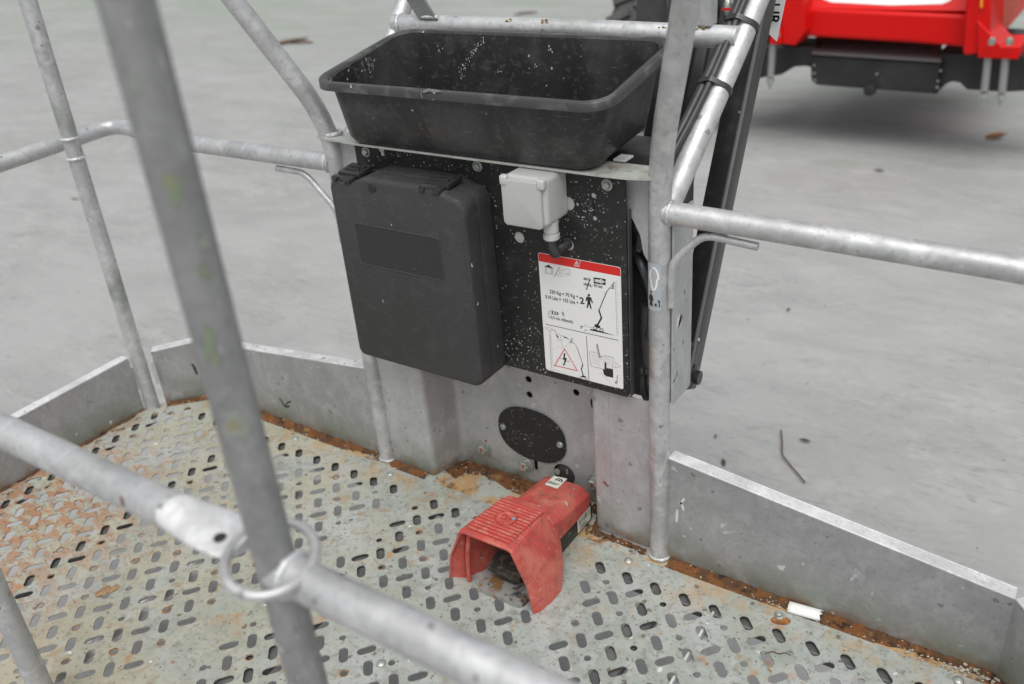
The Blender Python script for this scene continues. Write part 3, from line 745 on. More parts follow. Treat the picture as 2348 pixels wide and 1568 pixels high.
# pale plugs in the round openings
PLUG = flat('pale_plug', (.46, .46, .445), .6, 0, (.3, .3, .28))
for u, v, r in ((1191, 544, .0108), (1303, 466, .0123), (1303, 560, .0113), (1324, 468, .0034), (1361, 448, .0048), (1364, 500, .0044)):
    q = at(u, v, y=PY); b = B(); b.lathe((q.x, PY + .0026, q.z), (0, -1, 0), [(r, 0), (r, .0022)], 20); b.put('plug', PLUG, cpn, 30)
# folded right flange of the panel
b = B(); b.box((.6262, PY + .0085, .515), (.0025, .012, .345)); bev(b.put('side_flange', GREYP, cpn), .0007)
for (u, v) in ((838, 349), (1093, 382), (1390, 425)):
    q = at(u, v, y=PY - .004)
    b = B(); b.lathe((q.x, PY - .0015, q.z), (0, -1, 0), [(.0098, 0), (.0098, .0018), (.0088, .0024)], 24); b.lathe((q.x, PY - .0039, q.z), (0, -1, 0), [(.0066, 0), (.0066, .0042), (.0054, .0052)], 6); b.put('hex_bolt', ZINC, cpn, 20)
# ---- warning label
SX0, SX1, SZ0, SZ1 = .4555, .6145, .3570, .5905
LY = PY - .0018
wl = plate('warning_label', [rrect(SX0, SZ0, SX1, SZ1, .0045)], .0005, XZ(LY), P_WHITE, cpn)
def Lp(x, y):       # label detail seen at this spot of the enlarged label
    p = at((2100 + x * .40816) * .57300, (980 + y * .40816) * .57300, y=LY); return (p.x, p.z)
def poly(pts, mat, name, lay=1, raw=False):
    pts = [q if raw else Lp(*q) for q in pts]
    b = B(); b.ngon([(x, LY - .0003 - .00012 * lay, z) for x, z in pts]); return b.put(name, mat, wl, None, False)
def strokes(segs, mat, name, wd=.0006, lay=1):
    b = B()
    for pts in segs:
        P = [Vector((Lp(*q)[0], LY - .0003 - .00012 * lay, Lp(*q)[1])) for q in pts]
        for a, c in zip(P, P[1:]):
            d = (c - a); 
            if d.length < 1e-6: continue
            n_ = Vector((d.z, 0, -d.x)).normalized() * wd / 2; e = d.normalized() * wd * .3
            b.ngon([a - e + n_, c + e + n_, c + e - n_, a - e - n_])
    return b.put(name, mat, wl, None, False)
bar_pts = [q for q in rrect(SX0 + .0006, SZ1 - .0185, SX1 - .0006, SZ1 - .0006, .0042) ]
bar_pts = [(x, z) for x, z in bar_pts if z > SZ1 - .012] + [(SX0 + .0006, SZ1 - .0162), (SX1 - .0006, SZ1 - .0162)]
poly(bar_pts, P_RED, 'red_band', 0, True)
strokes([[(482, 203), (508, 156), (536, 209), (482, 203)]], P_WHITE, 'white_triangle', .0010, 2)
strokes([[(508, 172), (509, 189)], [(510, 195), (510, 199)]], P_WHITE, 'white_triangle', .0012, 2)
poly([(190, 209), (232, 194), (278, 231)], P_BLACK, 'house_print')
strokes([[(197, 211), (200, 276)], [(200, 276), (274, 287)], [(271, 228), (274, 287)], [(210, 275), (209, 222), (260, 229), (262, 284)], [(197, 211), (271, 228)]], P_BLACK, 'house_print', .0005)
strokes([[(290, 308), (340, 218)]], P_BLACK, 'slash_print', .0009)
def arc(cx, cy, rx, ry, a0, a1, n=10): return [(cx + rx * math.cos(R_(a0 + (a1 - a0) * k / n)), cy + ry * math.sin(R_(a0 + (a1 - a0) * k / n))) for k in range(n + 1)]
cl = []
for (cx, cy, s_) in ((408, 262, 1.0), (344, 294, .62), (418, 290, .5)):
    cl += [arc(cx - 22 * s_, cy + 2, 18 * s_, 14 * s_, 90, 290), arc(cx + 2, cy - 10 * s_, 20 * s_, 18 * s_, 190, 350), arc(cx + 24 * s_, cy + 4, 18 * s_, 14 * s_, 250, 450), [(cx - 22 * s_, cy + 16 * s_), (cx + 24 * s_, cy + 18 * s_)]]
cl += [arc(358, 262, 14, 14, 100, 300)] + [[(358 + 18 * math.cos(R_(a)), 262 + 18 * math.sin(R_(a))), (358 + 28 * math.cos(R_(a)), 262 + 28 * math.sin(R_(a)))] for a in range(140, 320, 30)]
strokes(cl, P_LINE, 'cloud_print', .00042)
def ltext(s_, x, y, x2, y2, h, bold=0.00010, mat=P_BLACK, name='printed_text'):
    """text from the point (x,y) to (x2,y2) of the enlarged label, h high"""
    a, c = Vector((*Lp(x, y), 0)), Vector((*Lp(x2, y2), 0))
    cu = bpy.data.curves.new('t', 'FONT'); cu.body = s_; cu.size = 1
    tmp = bpy.data.objects.new('t', cu); COL.objects.link(tmp); dg = bpy.context.evaluated_depsgraph_get(); dg.update()
    wd = tmp.evaluated_get(dg).dimensions.x; bpy.data.objects.remove(tmp); bpy.data.curves.remove(cu)
    ht = h / .73; d = c - a; ang = math.atan2(d.y, d.x)
    mt = XZ(LY - .0006) @ Matrix.Translation((a.x, a.y, 0)) @ Matrix.Rotation(ang, 4, 'Z')
    return text_mesh(s_, ht, mt, name, mat, wl, bold, 'LEFT', d.length / (wd * ht))
H1 = .0070
ltext('230 Kg = 70 Kg +', 243, 470, 522, 524, H1); ltext('510 Lbs = 155 Lbs +', 202, 520, 524, 583, H1)
ltext('2', 540, 572, 580, 577, .0125, .0004)
ltext('400 N', 575, 340, 642, 350, .0048); ltext('(40 Kg - 90 Lbs)', 577, 392, 757, 420, .0050)
ltext('12.5 m/s (45km/h)', 241, 716, 465, 765, .0056); ltext('5°', 543, 815, 574, 820, .0052)
ltext('676814-A', 896, 1402, 955, 1418, .0020)
# person
poly(arc(627, 492, 12, 14, 0, 330, 12), P_BLACK, 'person_print')
poly([(604, 505), (648, 512), (668, 566), (656, 572), (645, 535), (640, 562), (656, 624), (643, 626), (629, 580), (616, 618), (604, 616), (613, 560), (612, 530), (603, 553), (593, 548)], P_BLACK, 'person_print')
# arrow box
poly([(674, 316), (791, 334), (791, 393), (674, 375)], P_BLACK, 'arrow_print')
poly([(685, 334), (740, 342), (742, 330), (788, 363), (742, 380), (741, 370), (686, 361)], P_WHITE, 'arrow_print', 2)
poly([(693, 341), (746, 349), (747, 342), (778, 363), (747, 372), (746, 364), (693, 355)], P_BLACK, 'arrow_print', 3)
poly([(696, 343), (749, 351), (750, 346), (774, 363), (750, 369), (748, 361), (696, 353)], P_WHITE, 'arrow_print', 4)
# windsock
strokes([[(229, 655), (234, 718)], [(229, 655), (263, 641), (330, 663)], [(229, 660), (262, 678), (328, 684)], [(330, 663), (332, 684), (328, 684)], [(263, 641), (262, 678)]], P_BLACK, 'windsock_print', .0005)
for x in (266, 290, 312): poly([(x, 645 + (x - 266) * .25), (x + 11, 648 + (x - 266) * .25), (x + 12, 681 + (x - 266) * .04), (x + 2, 679 + (x - 266) * .04)], P_BLACK, 'windsock_print')
# divider lines
strokes([[(207, 776), (914, 934)], [(603, 893), (628, 1334)]], P_BLACK, 'divider_line', .0011)
# boom lift drawing, upper
poly([(642, 821), (700, 831), (892, 889), (760, 862), (642, 836)], P_BLACK, 'ramp_print')
strokes([[(590, 787), (591, 795)], [(590, 828), (592, 852)], [(600, 802), (668, 810)], [(600, 829), (640, 834)]], P_BLACK, 'angle_mark', .0004)
poly([(584, 788), (597, 790), (591, 799)], P_BLACK, 'angle_mark'); poly([(584, 836), (597, 838), (591, 826)], P_BLACK, 'angle_mark')
def lift(off, wh, base, arm1, arm2, arm3, person, s_=1):
    poly(base, P_BLACK, 'lift_print')
    for (cx, cy, r) in wh:
        strokes([arc(cx, cy, r, r * 1.05, 0, 360, 16)], P_BLACK, 'lift_print', .0013 * s_)
    strokes([arm1], P_BLACK, 'lift_print', .0030 * s_); strokes([arm2], P_BLACK, 'lift_print', .0016 * s_); strokes([arm3], P_BLACK, 'lift_print', .0010 * s_)
    cx, cy, k = person
    poly(arc(cx, cy, 5 * k, 6 * k, 0, 330, 8), P_BLACK, 'lift_print')
    strokes([[(cx, cy + 6 * k), (cx - 4 * k, cy + 26 * k)], [(cx - 4 * k, cy + 26 * k), (cx - 10 * k, cy + 50 * k)], [(cx - 4 * k, cy + 26 * k), (cx + 6 * k, cy + 50 * k)]], P_BLACK, 'lift_print', .0012 * s_)
    strokes([[(cx, cy + 12 * k), (cx + 13 * k, cy + 10 * k)], [(cx - 22 * k, cy + 22 * k), (cx + 4 * k, cy + 30 * k)], [(cx - 20 * k, cy + 22 * k), (cx - 24 * k, cy + 52 * k)], [(cx - 38 * k, cy + 50 * k), (cx + 8 * k, cy + 60 * k)]], P_BLACK, 'lift_print', .0007 * s_)
lift(0, ((688, 813, 15), (751, 834, 15)), [(684, 778), (700, 774), (740, 795), (738, 812), (720, 818), (685, 798)], [(712, 782), (750, 716), (726, 640)], [(726, 640), (802, 457)], [(802, 457), (832, 420), (868, 428)], (866, 368, 1.0))
lift(0, ((549, 1300, 11), (599, 1313, 11)), [(558, 1278), (596, 1286), (596, 1300), (558, 1295)], [(573, 1282), (553, 1218), (568, 1172)], [(568, 1172), (510, 1003)], [(510, 1003), (492, 968), (470, 955)], (461, 914, .8), .72)
# hatched wall
strokes([[(883, 350), (903, 893)]] + [[(884 + (k * 1.06) * .75, 372 + k * 28.5), (908 + k * .75, 350 + k * 28.5)] for k in range(19)], P_LINE, 'wall_print', .0004)
# pylon, cables, arcs
strokes([[(182, 826), (184, 814), (238, 806), (270, 824), (300, 838), (302, 850)], [(210, 818), (243, 846), (272, 826)], [(214, 812), (243, 840), (262, 818)], [(238, 845), (258, 1228)], [(252, 846), (281, 1230)], [(246, 880), (262, 1190)], [(214, 1212), (330, 1236), (420, 1275), (540, 1305)]] +
        [[(240 + k * 1.3, 880 + k * 26), (253 + k * 1.3, 894 + k * 26)] for k in range(13)], P_LINE, 'pylon_print', .0004)
strokes([[(270, 824), (350, 885), (448, 932)], [(350, 885), (356, 940), (372, 1000), (386, 1030)]], P_LINE, 'cable_print', .0006)
strokes([[(438 - 90 + 96 * math.cos(R_(a)), 925 + 80 * math.sin(R_(a))), (438 - 90 + 96 * math.cos(R_(a + 5)), 925 + 80 * math.sin(R_(a + 5)))] for a in range(0, 110, 9)] + [[(310 + k * 13, 940 - k * 1.5), (317 + k * 13, 940 - k * 2)] for k in range(6)], P_LINE, 'arc_print', .0004)
poly([(300, 850), (318, 890), (326, 886), (333, 935), (320, 900), (312, 904)], P_BLACK, 'bolt_print'); poly([(375, 880), (392, 905), (398, 896), (432, 922), (398, 908), (388, 914)], P_BLACK, 'bolt_print')
# danger triangle
strokes([[(292, 1180), (390, 1018), (514, 1231), (292, 1180)]], P_RED, 'danger_triangle', .0015, 2)
poly([(382, 1060), (398, 1062), (391, 1105), (412, 1110), (392, 1166), (382, 1164), (388, 1122), (374, 1118)], P_BLACK, 'danger_bolt')
poly([(372, 1162), (394, 1168), (378, 1186)], P_BLACK, 'danger_bolt'); strokes([[(340, 1105), (400, 1130)], [(398, 1120), (412, 1142), (438, 1138)]], P_BLACK, 'danger_bolt', .0008)
# manual, hand, eye
strokes([[(632, 1047), (690, 1050), (748, 1092), (800, 1084), (866, 1104)], [(632, 1047), (648, 1188), (758, 1212)], [(866, 1104), (858, 1214)], [(748, 1092), (752, 1128)]], P_LINE, 'manual_print', .0009)
strokes([[(655 + k * 2, 1070 + k * 18), (694 + k, 1078 + k * 18), (738, 1104 + k * 16)] for k in range(6)] + [[(765, 1106 + k * 17), (810, 1102 + k * 17), (848, 1112 + k * 17)] for k in range(5)], P_LINE, 'manual_print', .0004)
poly([(782, 1150), (790, 1146), (798, 1153), (802, 1215), (808, 1204), (819, 1206), (824, 1215), (830, 1207), (842, 1210), (846, 1218), (853, 1213), (864, 1218), (866, 1300), (800, 1286), (775, 1268), (764, 1222), (770, 1210), (780, 1222)], P_BLACK, 'hand_print', 2)
strokes([[(880, 1145), (938, 1192), (884, 1205)], arc(884, 1175, 8, 28, -80, 80)], P_LINE, 'eye_print', .0006)
# damage of the print
strokes([[(735, 1240), (905, 1420)]], P_LINE, 'scratch_mark', .0004, 3)
strokes([[(604, 437), (634, 340)]], P_BLACK, 'scratch_mark', .0016, 3)
for pts in ([(700, 966), (716, 972), (722, 1010), (744, 1100), (728, 1108), (702, 1000)], [(360, 652), (380, 655), (386, 700), (370, 690)], [(903, 1270), (910, 1280), (908, 1350), (895, 1364), (882, 1352), (885, 1335), (900, 1330)], [(532, 152), (550, 155), (545, 187), (534, 183)]):
    poly(pts, P_LINE, 'worn_patch', 3)

# ================================================================== TOOL CASE
tc = thing('tool_case', 'closed black grained plastic case with two latches hung on the speckled panel', 'case', (.22, -.05, .33))
YF, YB = -.088, -.012
X0, X1, Z0, Z1 = .060, .366, .333, .706
def shell(x0, x1, z0, z1, yf, yb, r, be, name, mat, parent):
    """rounded tray: outline rounded rectangle with domed top edge, softened front"""
    b = B(); rings = []
    for (ins, y) in ((0, yb), (0, yf + be), (be * .13, yf + be * .5), (be * .42, yf + be * .16), (be, yf)):
        pts = rrect(x0 + ins, z0 + ins, x1 - ins, z1 - ins, max(.004, r - ins), 6)
        out = []
        for x, z in pts: out.append(b.bm.verts.new((x, y, z)))
        rings.append(out)
    n = len(rings[0])
    for a, c in zip(rings, rings[1:]):
        for k in range(n): b.bm.faces.new((a[k], a[(k + 1) % n], c[(k + 1) % n], c[k]))
    b.bm.faces.new(rings[0][::-1]); b.bm.faces.new(rings[-1])
    return b.put(name, mat, parent, 30)
def caseshell(yf, yb, name, dx=0, be=.012):
    def top(x):  # humps either side of the latches
        t = (x - X0) / (X1 - X0)
        return .012 * (1 / (1 + math.exp(-(t - .24) * 60))) * (1 / (1 + math.exp((t - .86) * 60)))
    b = B(); rings = []
    for (ins, y) in ((0, yb), (0, yf + be), (be * .13, yf + be * .5), (be * .42, yf + be * .16), (be, yf)):
        pts = []
        for cx, cz, a0 in ((X1 - .026, Z1 - .031, 0), (X0 + .022, Z1 - .024, 90), (X0 + .018, Z0 + .018, 180), (X1 - .022, Z0 + .022, 270)):
            r = {0: .026, 90: .022, 180: .018, 270: .022}[a0] - ins
            for k in range(7): a = R_(a0 + 15 * k); pts.append((cx + r * math.cos(a), cz + r * math.sin(a)))
            if a0 == 0:
                for k in range(1, 22): x = (X1 - .030) + ((X0 + .028) - (X1 - .030)) * k / 22; pts.append((x, Z1 - .006 - ins + top(x) * 1.0 + .001))
        rings.append([b.bm.verts.new((x, y, z)) for x, z in pts])
    n = len(rings[0])
    for a, c in zip(rings, rings[1:]):
        for k in range(n): b.bm.faces.new((a[k], a[(k + 1) % n], c[(k + 1) % n], c[k]))
    b.bm.faces.new(rings[0][::-1]); b.bm.faces.new(rings[-1])
    return b.put(name, CASE, tc, 35)
caseshell(-.047, -.0095, 'rear_shell', be=.002)
front = caseshell(YF, -.0495, 'front_shell', be=.009)
wx = [at(u, v, y=YF).x for u, v in ((813, 510), (1012, 545))]
q = [at(u, v, y=YF) for u, v in ((813, 508), (1003, 552), (1018, 641), (838, 606))]
zt = (q[0].z + q[1].z) / 2; zb = (q[2].z + q[3].z) / 2
b = B(); b.prism([(x, YF + .0003, z) for x, z in rrect(q[0].x, zb, (q[1].x + q[2].x) / 2, zt, .004)], (0, -.0007, 0)); b.put('smooth_panel', CASE_S, front, 40)
lip = rrect(q[0].x - .0012, zb - .0012, (q[1].x + q[2].x) / 2 + .0012, zt + .0012, .005)
b = B(); b.tube([Vector((x, YF, z)) for x, z in lip], .0011, 6, closed=True); b.put('panel_border', flat('case_border_highlight', (.055, .055, .056), .35), front, 60)  # border lighter than the case: its edge highlight is in the colour
for k, lx in enumerate((.100, .302)):
    lz = Z1 + (.004 if k == 0 else .008)
    b = B(); b.box((lx, -.052, lz), (.052, .042, .009), Quaternion((1, 0, 0), .12), .002)
    b.box((lx, -.047, lz + .0055), (.040, .008, .005), None, .001); b.box((lx, -.060, lz + .0045), (.036, .005, .005), None, .001)
    lt = b.put('latch', LATCH, tc, 30)
    b = B(); b.box((lx - .005, -.079, lz - .006), (.050, .016, .008), None, .0015); b.box((lx - .020, -.088, lz - .0065), (.012, .007, .006), None, .001); b.box((lx + .010, -.088, lz - .0065), (.016, .007, .006), None, .001); b.put('latch_hook', LATCH, lt, 30)
b = B(); b.lathe((.168, YF - .0006, Z1 - .010), (0, -1, 0), [(.0085, 0), (.0082, .0008)], 20); b.put('lock_notch', P_BLACK, tc)
for k in range(9):
    b = B(); b.lathe((.095 + k * .027, -.048, Z0 - .002), (1, 0, 0), [(.0045, 0), (.0045, .019)], 10); b.put('hinge_knuckle', LATCH, tc)

# ================================================================== SOCKET BOX
sb = thing('socket_box', 'light grey square plastic socket box with hinged lid and black cable, on the panel', 'socket box', (.48, -.05, .66))
bx0, bx1, bz0, bz1 = .438, .519, .666, .7465
shell(bx0, bx1, bz0, bz1, -.068, PY - .0017, .009, .006, 'housing', BOXP, sb)
ld = shell(bx0 - .0012, bx1 - .007, bz0 - .003, bz1 - .006, -.0745, -.066, .008, .0022, 'hinged_lid', LIDP, sb)
for x in (bx0 + .004, bx1 - .007):
    b = B(); b.box((x, -.0700, bz1 - .008), (.014, .0125, .017), None, .0035, 3); b.put('hinge_cap', BOXP, sb)
b = B(); b.lathe((.507, -.042, bz0 + .002), (0, 0, -1), [(.0125, 0), (.0125, .018), (.0112, .0182), (.0112, .022), (.0138, .0225), (.0138, .030), (.0105, .033)], 20); b.put('cable_gland', BOXP, sb, 30)
q = at(1303, 560, y=PY)
b = B(); b.tube(fillet([(.507, -.042, bz0 - .028), (.508, -.042, bz0 - .044), (.515, -.040, bz0 - .058), (q.x - .016, -.034, q.z - .004), (q.x, PY - .006, q.z + .001), (q.x, .03, q.z + .002)], .02), .0082, 16); b.put('cable', RUBBER, sb, 60)

# ================================================================== MIXING TUB
tb = thing('mixing_tub', 'large black rectangular mortar tub with scratched inside, standing on the bracket', 'tub', (.33, .08, .756))
def tubring(x0, x1, y0, z0, y1, z1, r, n=7):
    """rounded rectangle in a plane through front edge (y0,z0) and rear edge (y1,z1)"""
    out = []; L = math.hypot(y1 - y0, z1 - z0)
    for x, t in rrect(x0, 0, x1, L, r, n):
        k = t / L; out.append(Vector((x, y0 + (y1 - y0) * k, z0 + (z1 - z0) * k)))
    return out
TX0, TX1 = .046, .634
OUT = dict(bt=(.072, .588, -.040, .7540, .165, .772, .034))
def lerp(A, Bq, t): return tuple(a + (c - a) * t for a, c in zip(A, Bq))
b = B(); rows = []
def row(par): rows.append([b.bm.verts.new(p) for p in tubring(*par)])
inn = lambda P, k: (P[0] + k, P[1] - k, P[2] + k, P[3], P[4] - k, P[5], max(.01, P[6] - k * .5))
up = lambda P, dz: (P[0], P[1], P[2], P[3] + dz, P[4], P[5] + dz, P[6])
TOPO = (TX0 + .016, TX1 - .016, -.064, .868, .170, .912, .042)
for t in (0, .04, .12, .5, 1.0):
    row(inn(up(lerp(OUT['bt'], TOPO, t), 0), .010 * (1 - t / .12) ** 2 if t < .12 else 0))
nrow_out = len(rows)
row(up(TOPO, .003)); 
INN = (TX0 + .0195, TX1 - .0195, -.0595, .869, .1655, .912, .037)
row(INN)
for t in (.5, .08, .02):
    row(inn(up(lerp(up(OUT['bt'], .006), INN, t), 0), .004 + (.012 if t < .05 else 0)))
n = len(rows[0])
for a, c in zip(rows, rows[1:]):
    for k in range(n): b.bm.faces.new((a[k], a[(k + 1) % n], c[(k + 1) % n], c[k]))
b.bm.faces.new(rows[0][::-1]); b.bm.faces.new(rows[-1])
b.put('tub_shell', TUB, tb, 40)
b = B(); rows = []
RZ = .0
for par in ((TX0 + .0035, TX1 - .0035, -.0755, .8585, .1815, .9015, .043), (TX0, TX1, -.079, .8590, .185, .902, .046), (TX0, TX1, -.079, .8712, .185, .9142, .046), (TX0 + .0012, TX1 - .0012, -.0778, .8724, .1838, .9154, .045),
            (TX0 + .0055, TX1 - .0055, -.0735, .8730, .1795, .916, .042), (TX0 + .0125, TX1 - .0125, -.0665, .8730, .1725, .916, .036), (TX0 + .0145, TX1 - .0145, -.0645, .8715, .1705, .9145, .034), (TX0 + .0175, TX1 - .0175, -.0615, .868, .1675, .911, .033)):
    rows.append([b.bm.verts.new(p) for p in tubring(*par, 9)])
n = len(rows[0])
for a, c in zip(rows, rows[1:]):
    for k in range(n): b.bm.faces.new((a[k], a[(k + 1) % n], c[(k + 1) % n], c[k]))
b.put('rolled_rim', TUBRIM, tb, 60)
# torn nick of the front rim and dried plaster
nk = [at(u, v, y=-.0800) for u, v in ((968, 209), (980, 203), (998, 205), (1012, 210), (1002, 211), (984, 209), (973, 213))]
b = B(); b.prism(nk, (0, -.0012, 0)); b.put('torn_edge', flat('stressed_plastic', (.22, .22, .215), .6, 0, (.45, .45, .44)), tb, 40)
b = B(); b.tube([at(u, v, y=-.0835) for u, v in ((966, 209), (965, 216), (968, 224))], .00045, 6); b.put('torn_strand', flat('torn_strand_plastic', (.30, .30, .29), .6), tb)
# plaster splashes inside the rear wall
def flake(b, c, k, ax1, ax2):
    n_ = 6; e = random.uniform(.35, 1.0); a0 = U(0, 3)
    b.ngon([c + ax1 * (k * e * math.cos(t + a0) * U(.6, 1.3)) + ax2 * (k * math.sin(t + a0) * U(.6, 1.6)) for t in [2 * math.pi * i / n_ for i in range(n_)]])
U = random.uniform
b = B(); rw = Vector((0, -.10, 1)).normalized()
for (u, v, s_) in ((1093, 108, 1.5), (1100, 100, 1.2), (1083, 124, 1.4), (1108, 92, 1.3), (1075, 137, 1.0), (1064, 152, 1.2), (1053, 160, .9), (1010, 113, 1.8), (1068, 147, 1.0), (1145, 168, .7), (1262, 112, 1.6), (1060, 170, .8), (1232, 150, 1.1), (1088, 118, 1.0)):
    for _ in range(7):
        q = at(u + U(-6, 6), v + U(-8, 8), y=.1595); t = (q.z - .778) / .136
        flake(b, Vector((q.x, .158 + (.1640 - .163) * 0 - .0, q.z)), .0006 + .0012 * s_ * random.random() ** 2, Vector((1, 0, 0)), rw)
o = b.put('plaster_splash', BARE, tb, None, False); o['kind'] = 'stuff'
b = B()
for (u0, v0, u1, v1, n_) in ((838, 128, 852, 178, 46), (846, 132, 858, 160, 26), (828, 140, 838, 165, 22)):
    for k in range(n_):
        t = random.random(); q = at(u0 + (u1 - u0) * t + U(-3, 3), v0 + (v1 - v0) * t + U(-3, 3), x=.082)
        flake(b, q, U(.0003, .0012), Vector((0, 1, 0)), Vector((.1, .0, 1)))
o = b.put('plaster_splash', BARE, tb, None, False); o['kind'] = 'stuff'

# ================================================================== FOOT SWITCH
fs = thing('foot_switch', 'faded red hooded foot pedal switch with scratched paint standing on the perforated floor', 'foot switch', (.45, -.12, .003))
def S(pl, zo=0): return [Vector((x, y, z + zo)) for x, y, z in pl]
# cross sections of the hood (left foot, left shoulder, right shoulder, right foot) along y
def hoodsec(y, xl, xls, xrs, xr, zt, zbot, th, inner=False):
    P = [(xl, zbot), (xl + (xls - xl) * .25, zbot + (zt - zbot) * .45), (xls, zt - .004), (xls + .010, zt), (xrs - .010, zt), (xrs, zt - .004), (xr + (xrs - xr) * .25, zbot + (zt - zbot) * .45), (xr, zbot)]
    if inner:
        s_ = th; Q = [(P[0][0] + s_, P[0][1]), (P[1][0] + s_, P[1][1]), (P[2][0] + s_, P[2][1] - s_ * .6), (P[3][0], P[3][1] - s_), (P[4][0], P[4][1] - s_), (P[5][0] - s_, P[5][1] - s_ * .6), (P[6][0] - s_, P[6][1]), (P[7][0] - s_, P[7][1])]
        P = Q
    return [(x, y, z) for x, z in P]
secs = [(-.247, .361, .402, .516, .554, .1335, .002), (-.242, .364, .401, .517, .557, .135, .001), (-.232, .386, .401, .516, .561, .1342, .001), (-.205, .402, .402, .512, .566, .132, .001), (-.175, .414, .404, .510, .566, .1295, .003), (-.150, .420, .406, .508, .556, .127, .014), (-.128, .418, .408, .505, .544, .1235, .034), (-.104, .412, .410, .500, .524, .1195, .066)]
b = B(); oo = []; ii = []
for s_ in secs:
    oo.append([b.bm.verts.new(p) for p in hoodsec(*s_, .004)]); ii.append([b.bm.verts.new(p) for p in hoodsec(*s_, .0042, True)])
for A in range(len(secs) - 1):
    for k in range(7):
        b.bm.faces.new((oo[A][k], oo[A][k + 1], oo[A + 1][k + 1], oo[A + 1][k])); b.bm.faces.new((ii[A][k], ii[A + 1][k], ii[A + 1][k + 1], ii[A][k + 1]))
    for e in (0, 7): b.bm.faces.new((oo[A][e], oo[A + 1][e], ii[A + 1][e], ii[A][e]))
for A in (0, -1):
    for k in range(7): b.bm.faces.new((oo[A][k], oo[A][k + 1], ii[A][k + 1], ii[A][k]))
hood = b.put('hood', REDP, fs, 28); bev(hood, .0018, 3, 25)
b = B(); b.tube(fillet([(.414, -.232, .124), (.404, -.234, .07), (.401, -.235, .004)], .02), .0048, 12); b.put('inner_rib', REDP, hood)
# ribbed relief on the hood's top
def hz(y): 
    for a, c in zip(secs, secs[1:]):
        if a[0] <= y <= c[0]: t = (y - a[0]) / (c[0] - a[0]); return a[5] + (c[5] - a[5]) * t
    return secs[-1][5]
cxh, cyh = .4575, -.176
for k in range(12):
    y = -.230 + k * .0093
    for (xa, xb) in ((.412, .503),):
        dy = y - cyh; segs_ = [(xa, xb)]
        if abs(dy) < .0215:
            w_ = math.sqrt(.0215 ** 2 - dy * dy); segs_ = [(xa, cxh - w_), (cxh + w_, xb)]
        for (p_, q_) in segs_:
            if q_ - p_ < .004: continue
            b = B(); b.box(((p_ + q_) / 2, y, hz(y) + .0009), (q_ - p_, .0052, .0022), Quaternion((1, 0, 0), -.09), .0007, 1); b.put('grip_rib', REDR, hood)
b = B(); b.lathe((cxh, cyh, hz(cyh) - .0004), (0, .07, 1), [(.0198, 0), (.0198, .0024), (.0188, .0030), (.0176, .0022), (.0001, .0022)], 32); b.put('emblem_disc', REDR, hood)
# looping mark on the emblem
lp = [(-.0095, .003), (-.0085, .0075), (-.004, .0085), (-.0005, .0055), (-.001, .001), (.0005, -.004), (.005, -.0065), (.009, -.004), (.0095, .001), (.006, .0045), (.001, .002), (-.0005, -.003), (-.005, -.006), (-.009, -.0045)]
lp = fillet([Vector((cxh + x, cyh + y, hz(cyh) + .0024 - y * .05)) for x, y in lp], .003, 3)
REDD = flat('dark_red_line', (.37, .045, .038), .55, 0, (.30, .14, .10))
b = B(); b.tube(lp, .0016, 8); b.put('emblem_line', REDD, hood)
b = B(); b.tube([Vector((cxh + .0192 * math.cos(t), cyh + .0192 * math.sin(t), hz(cyh) + .0022 - .05 * .0192 * math.sin(t))) for t in [2 * math.pi * k / 32 for k in range(32)]], .0008, 6, closed=True); b.put('emblem_ring', REDD, hood)
for k in range(13):
    y = -.2347 + k * .0093
    b = B(); b.box((.4575, y, hz(y) + .00035), (.094, .0030, .0008), Quaternion((1, 0, 0), -.09)); b.put('groove', REDD, hood)
# body behind the hood
b = B()
def body(y, x0, x1, zt, zb, ch):
    return [(x0, y, zb), (x0, y, zt - ch), (x0 + ch, y, zt), (x1 - ch, y, zt), (x1, y, zt - ch), (x1, y, zb)]
bs = [body(-.118, .409, .521, .112, .048, .012), body(-.085, .409, .521, .101, .046, .014), body(.012, .408, .519, .0885, .040, .016), body(.030, .412, .515, .078, .040, .016), body(.036, .418, .508, .060, .044, .008)]
V = [[b.bm.verts.new(p) for p in s_] for s_ in bs]
for a, c in zip(V, V[1:]):
    for k in range(6): b.bm.faces.new((a[k], a[(k + 1) % 6], c[(k + 1) % 6], c[k]))
b.bm.faces.new(V[0][::-1]); b.bm.faces.new(V[-1])
bd = b.put('switch_body', REDP, fs, 28); bev(bd, .003, 3, 25)
b = B(); b.box((.464, -.042, .0245), (.106, .148, .043), None, .003); b.put('switch_base', flat('black_base', (.022, .022, .023), .45, 0, (.2, .19, .16)), fs, 30)
def quad(c4, mat, name, parent, lift=.0004):
    b = B(); P = [Vector(p) for p in c4]; nrm = (P[1] - P[0]).cross(P[2] - P[0]).normalized()
    if nrm.dot(CP - P[0]) < 0: nrm = -nrm
    b.ngon([p + nrm * lift for p in P]); return b.put(name, mat, parent, None, False), nrm
zb_ = lambda y: .101 + (.0885 - .101) * (y + .085) / .097
LBL = flat('small_label', (.66, .66, .58), .6, 0, (.4, .38, .3))
lq = [at(1268.9, 1089.1, z=.0895), at(1300, 1095.3, z=.0895), at(1277.2, 1119.4, z=.0935), at(1248.1, 1109.9, z=.0935)]
lq = [Vector((p.x, p.y, zb_(p.y))) for p in lq]
sl, nn = quad(lq, LBL, 'approval_label', bd, .0006)
def onl(x, y): return Vector((x, y, zb_(y))) + nn * .0011
lc = (lq[0] + lq[1] + lq[2] + lq[3]) / 4
b = B(); c_ = (lc.x + .003, lc.y + .007)
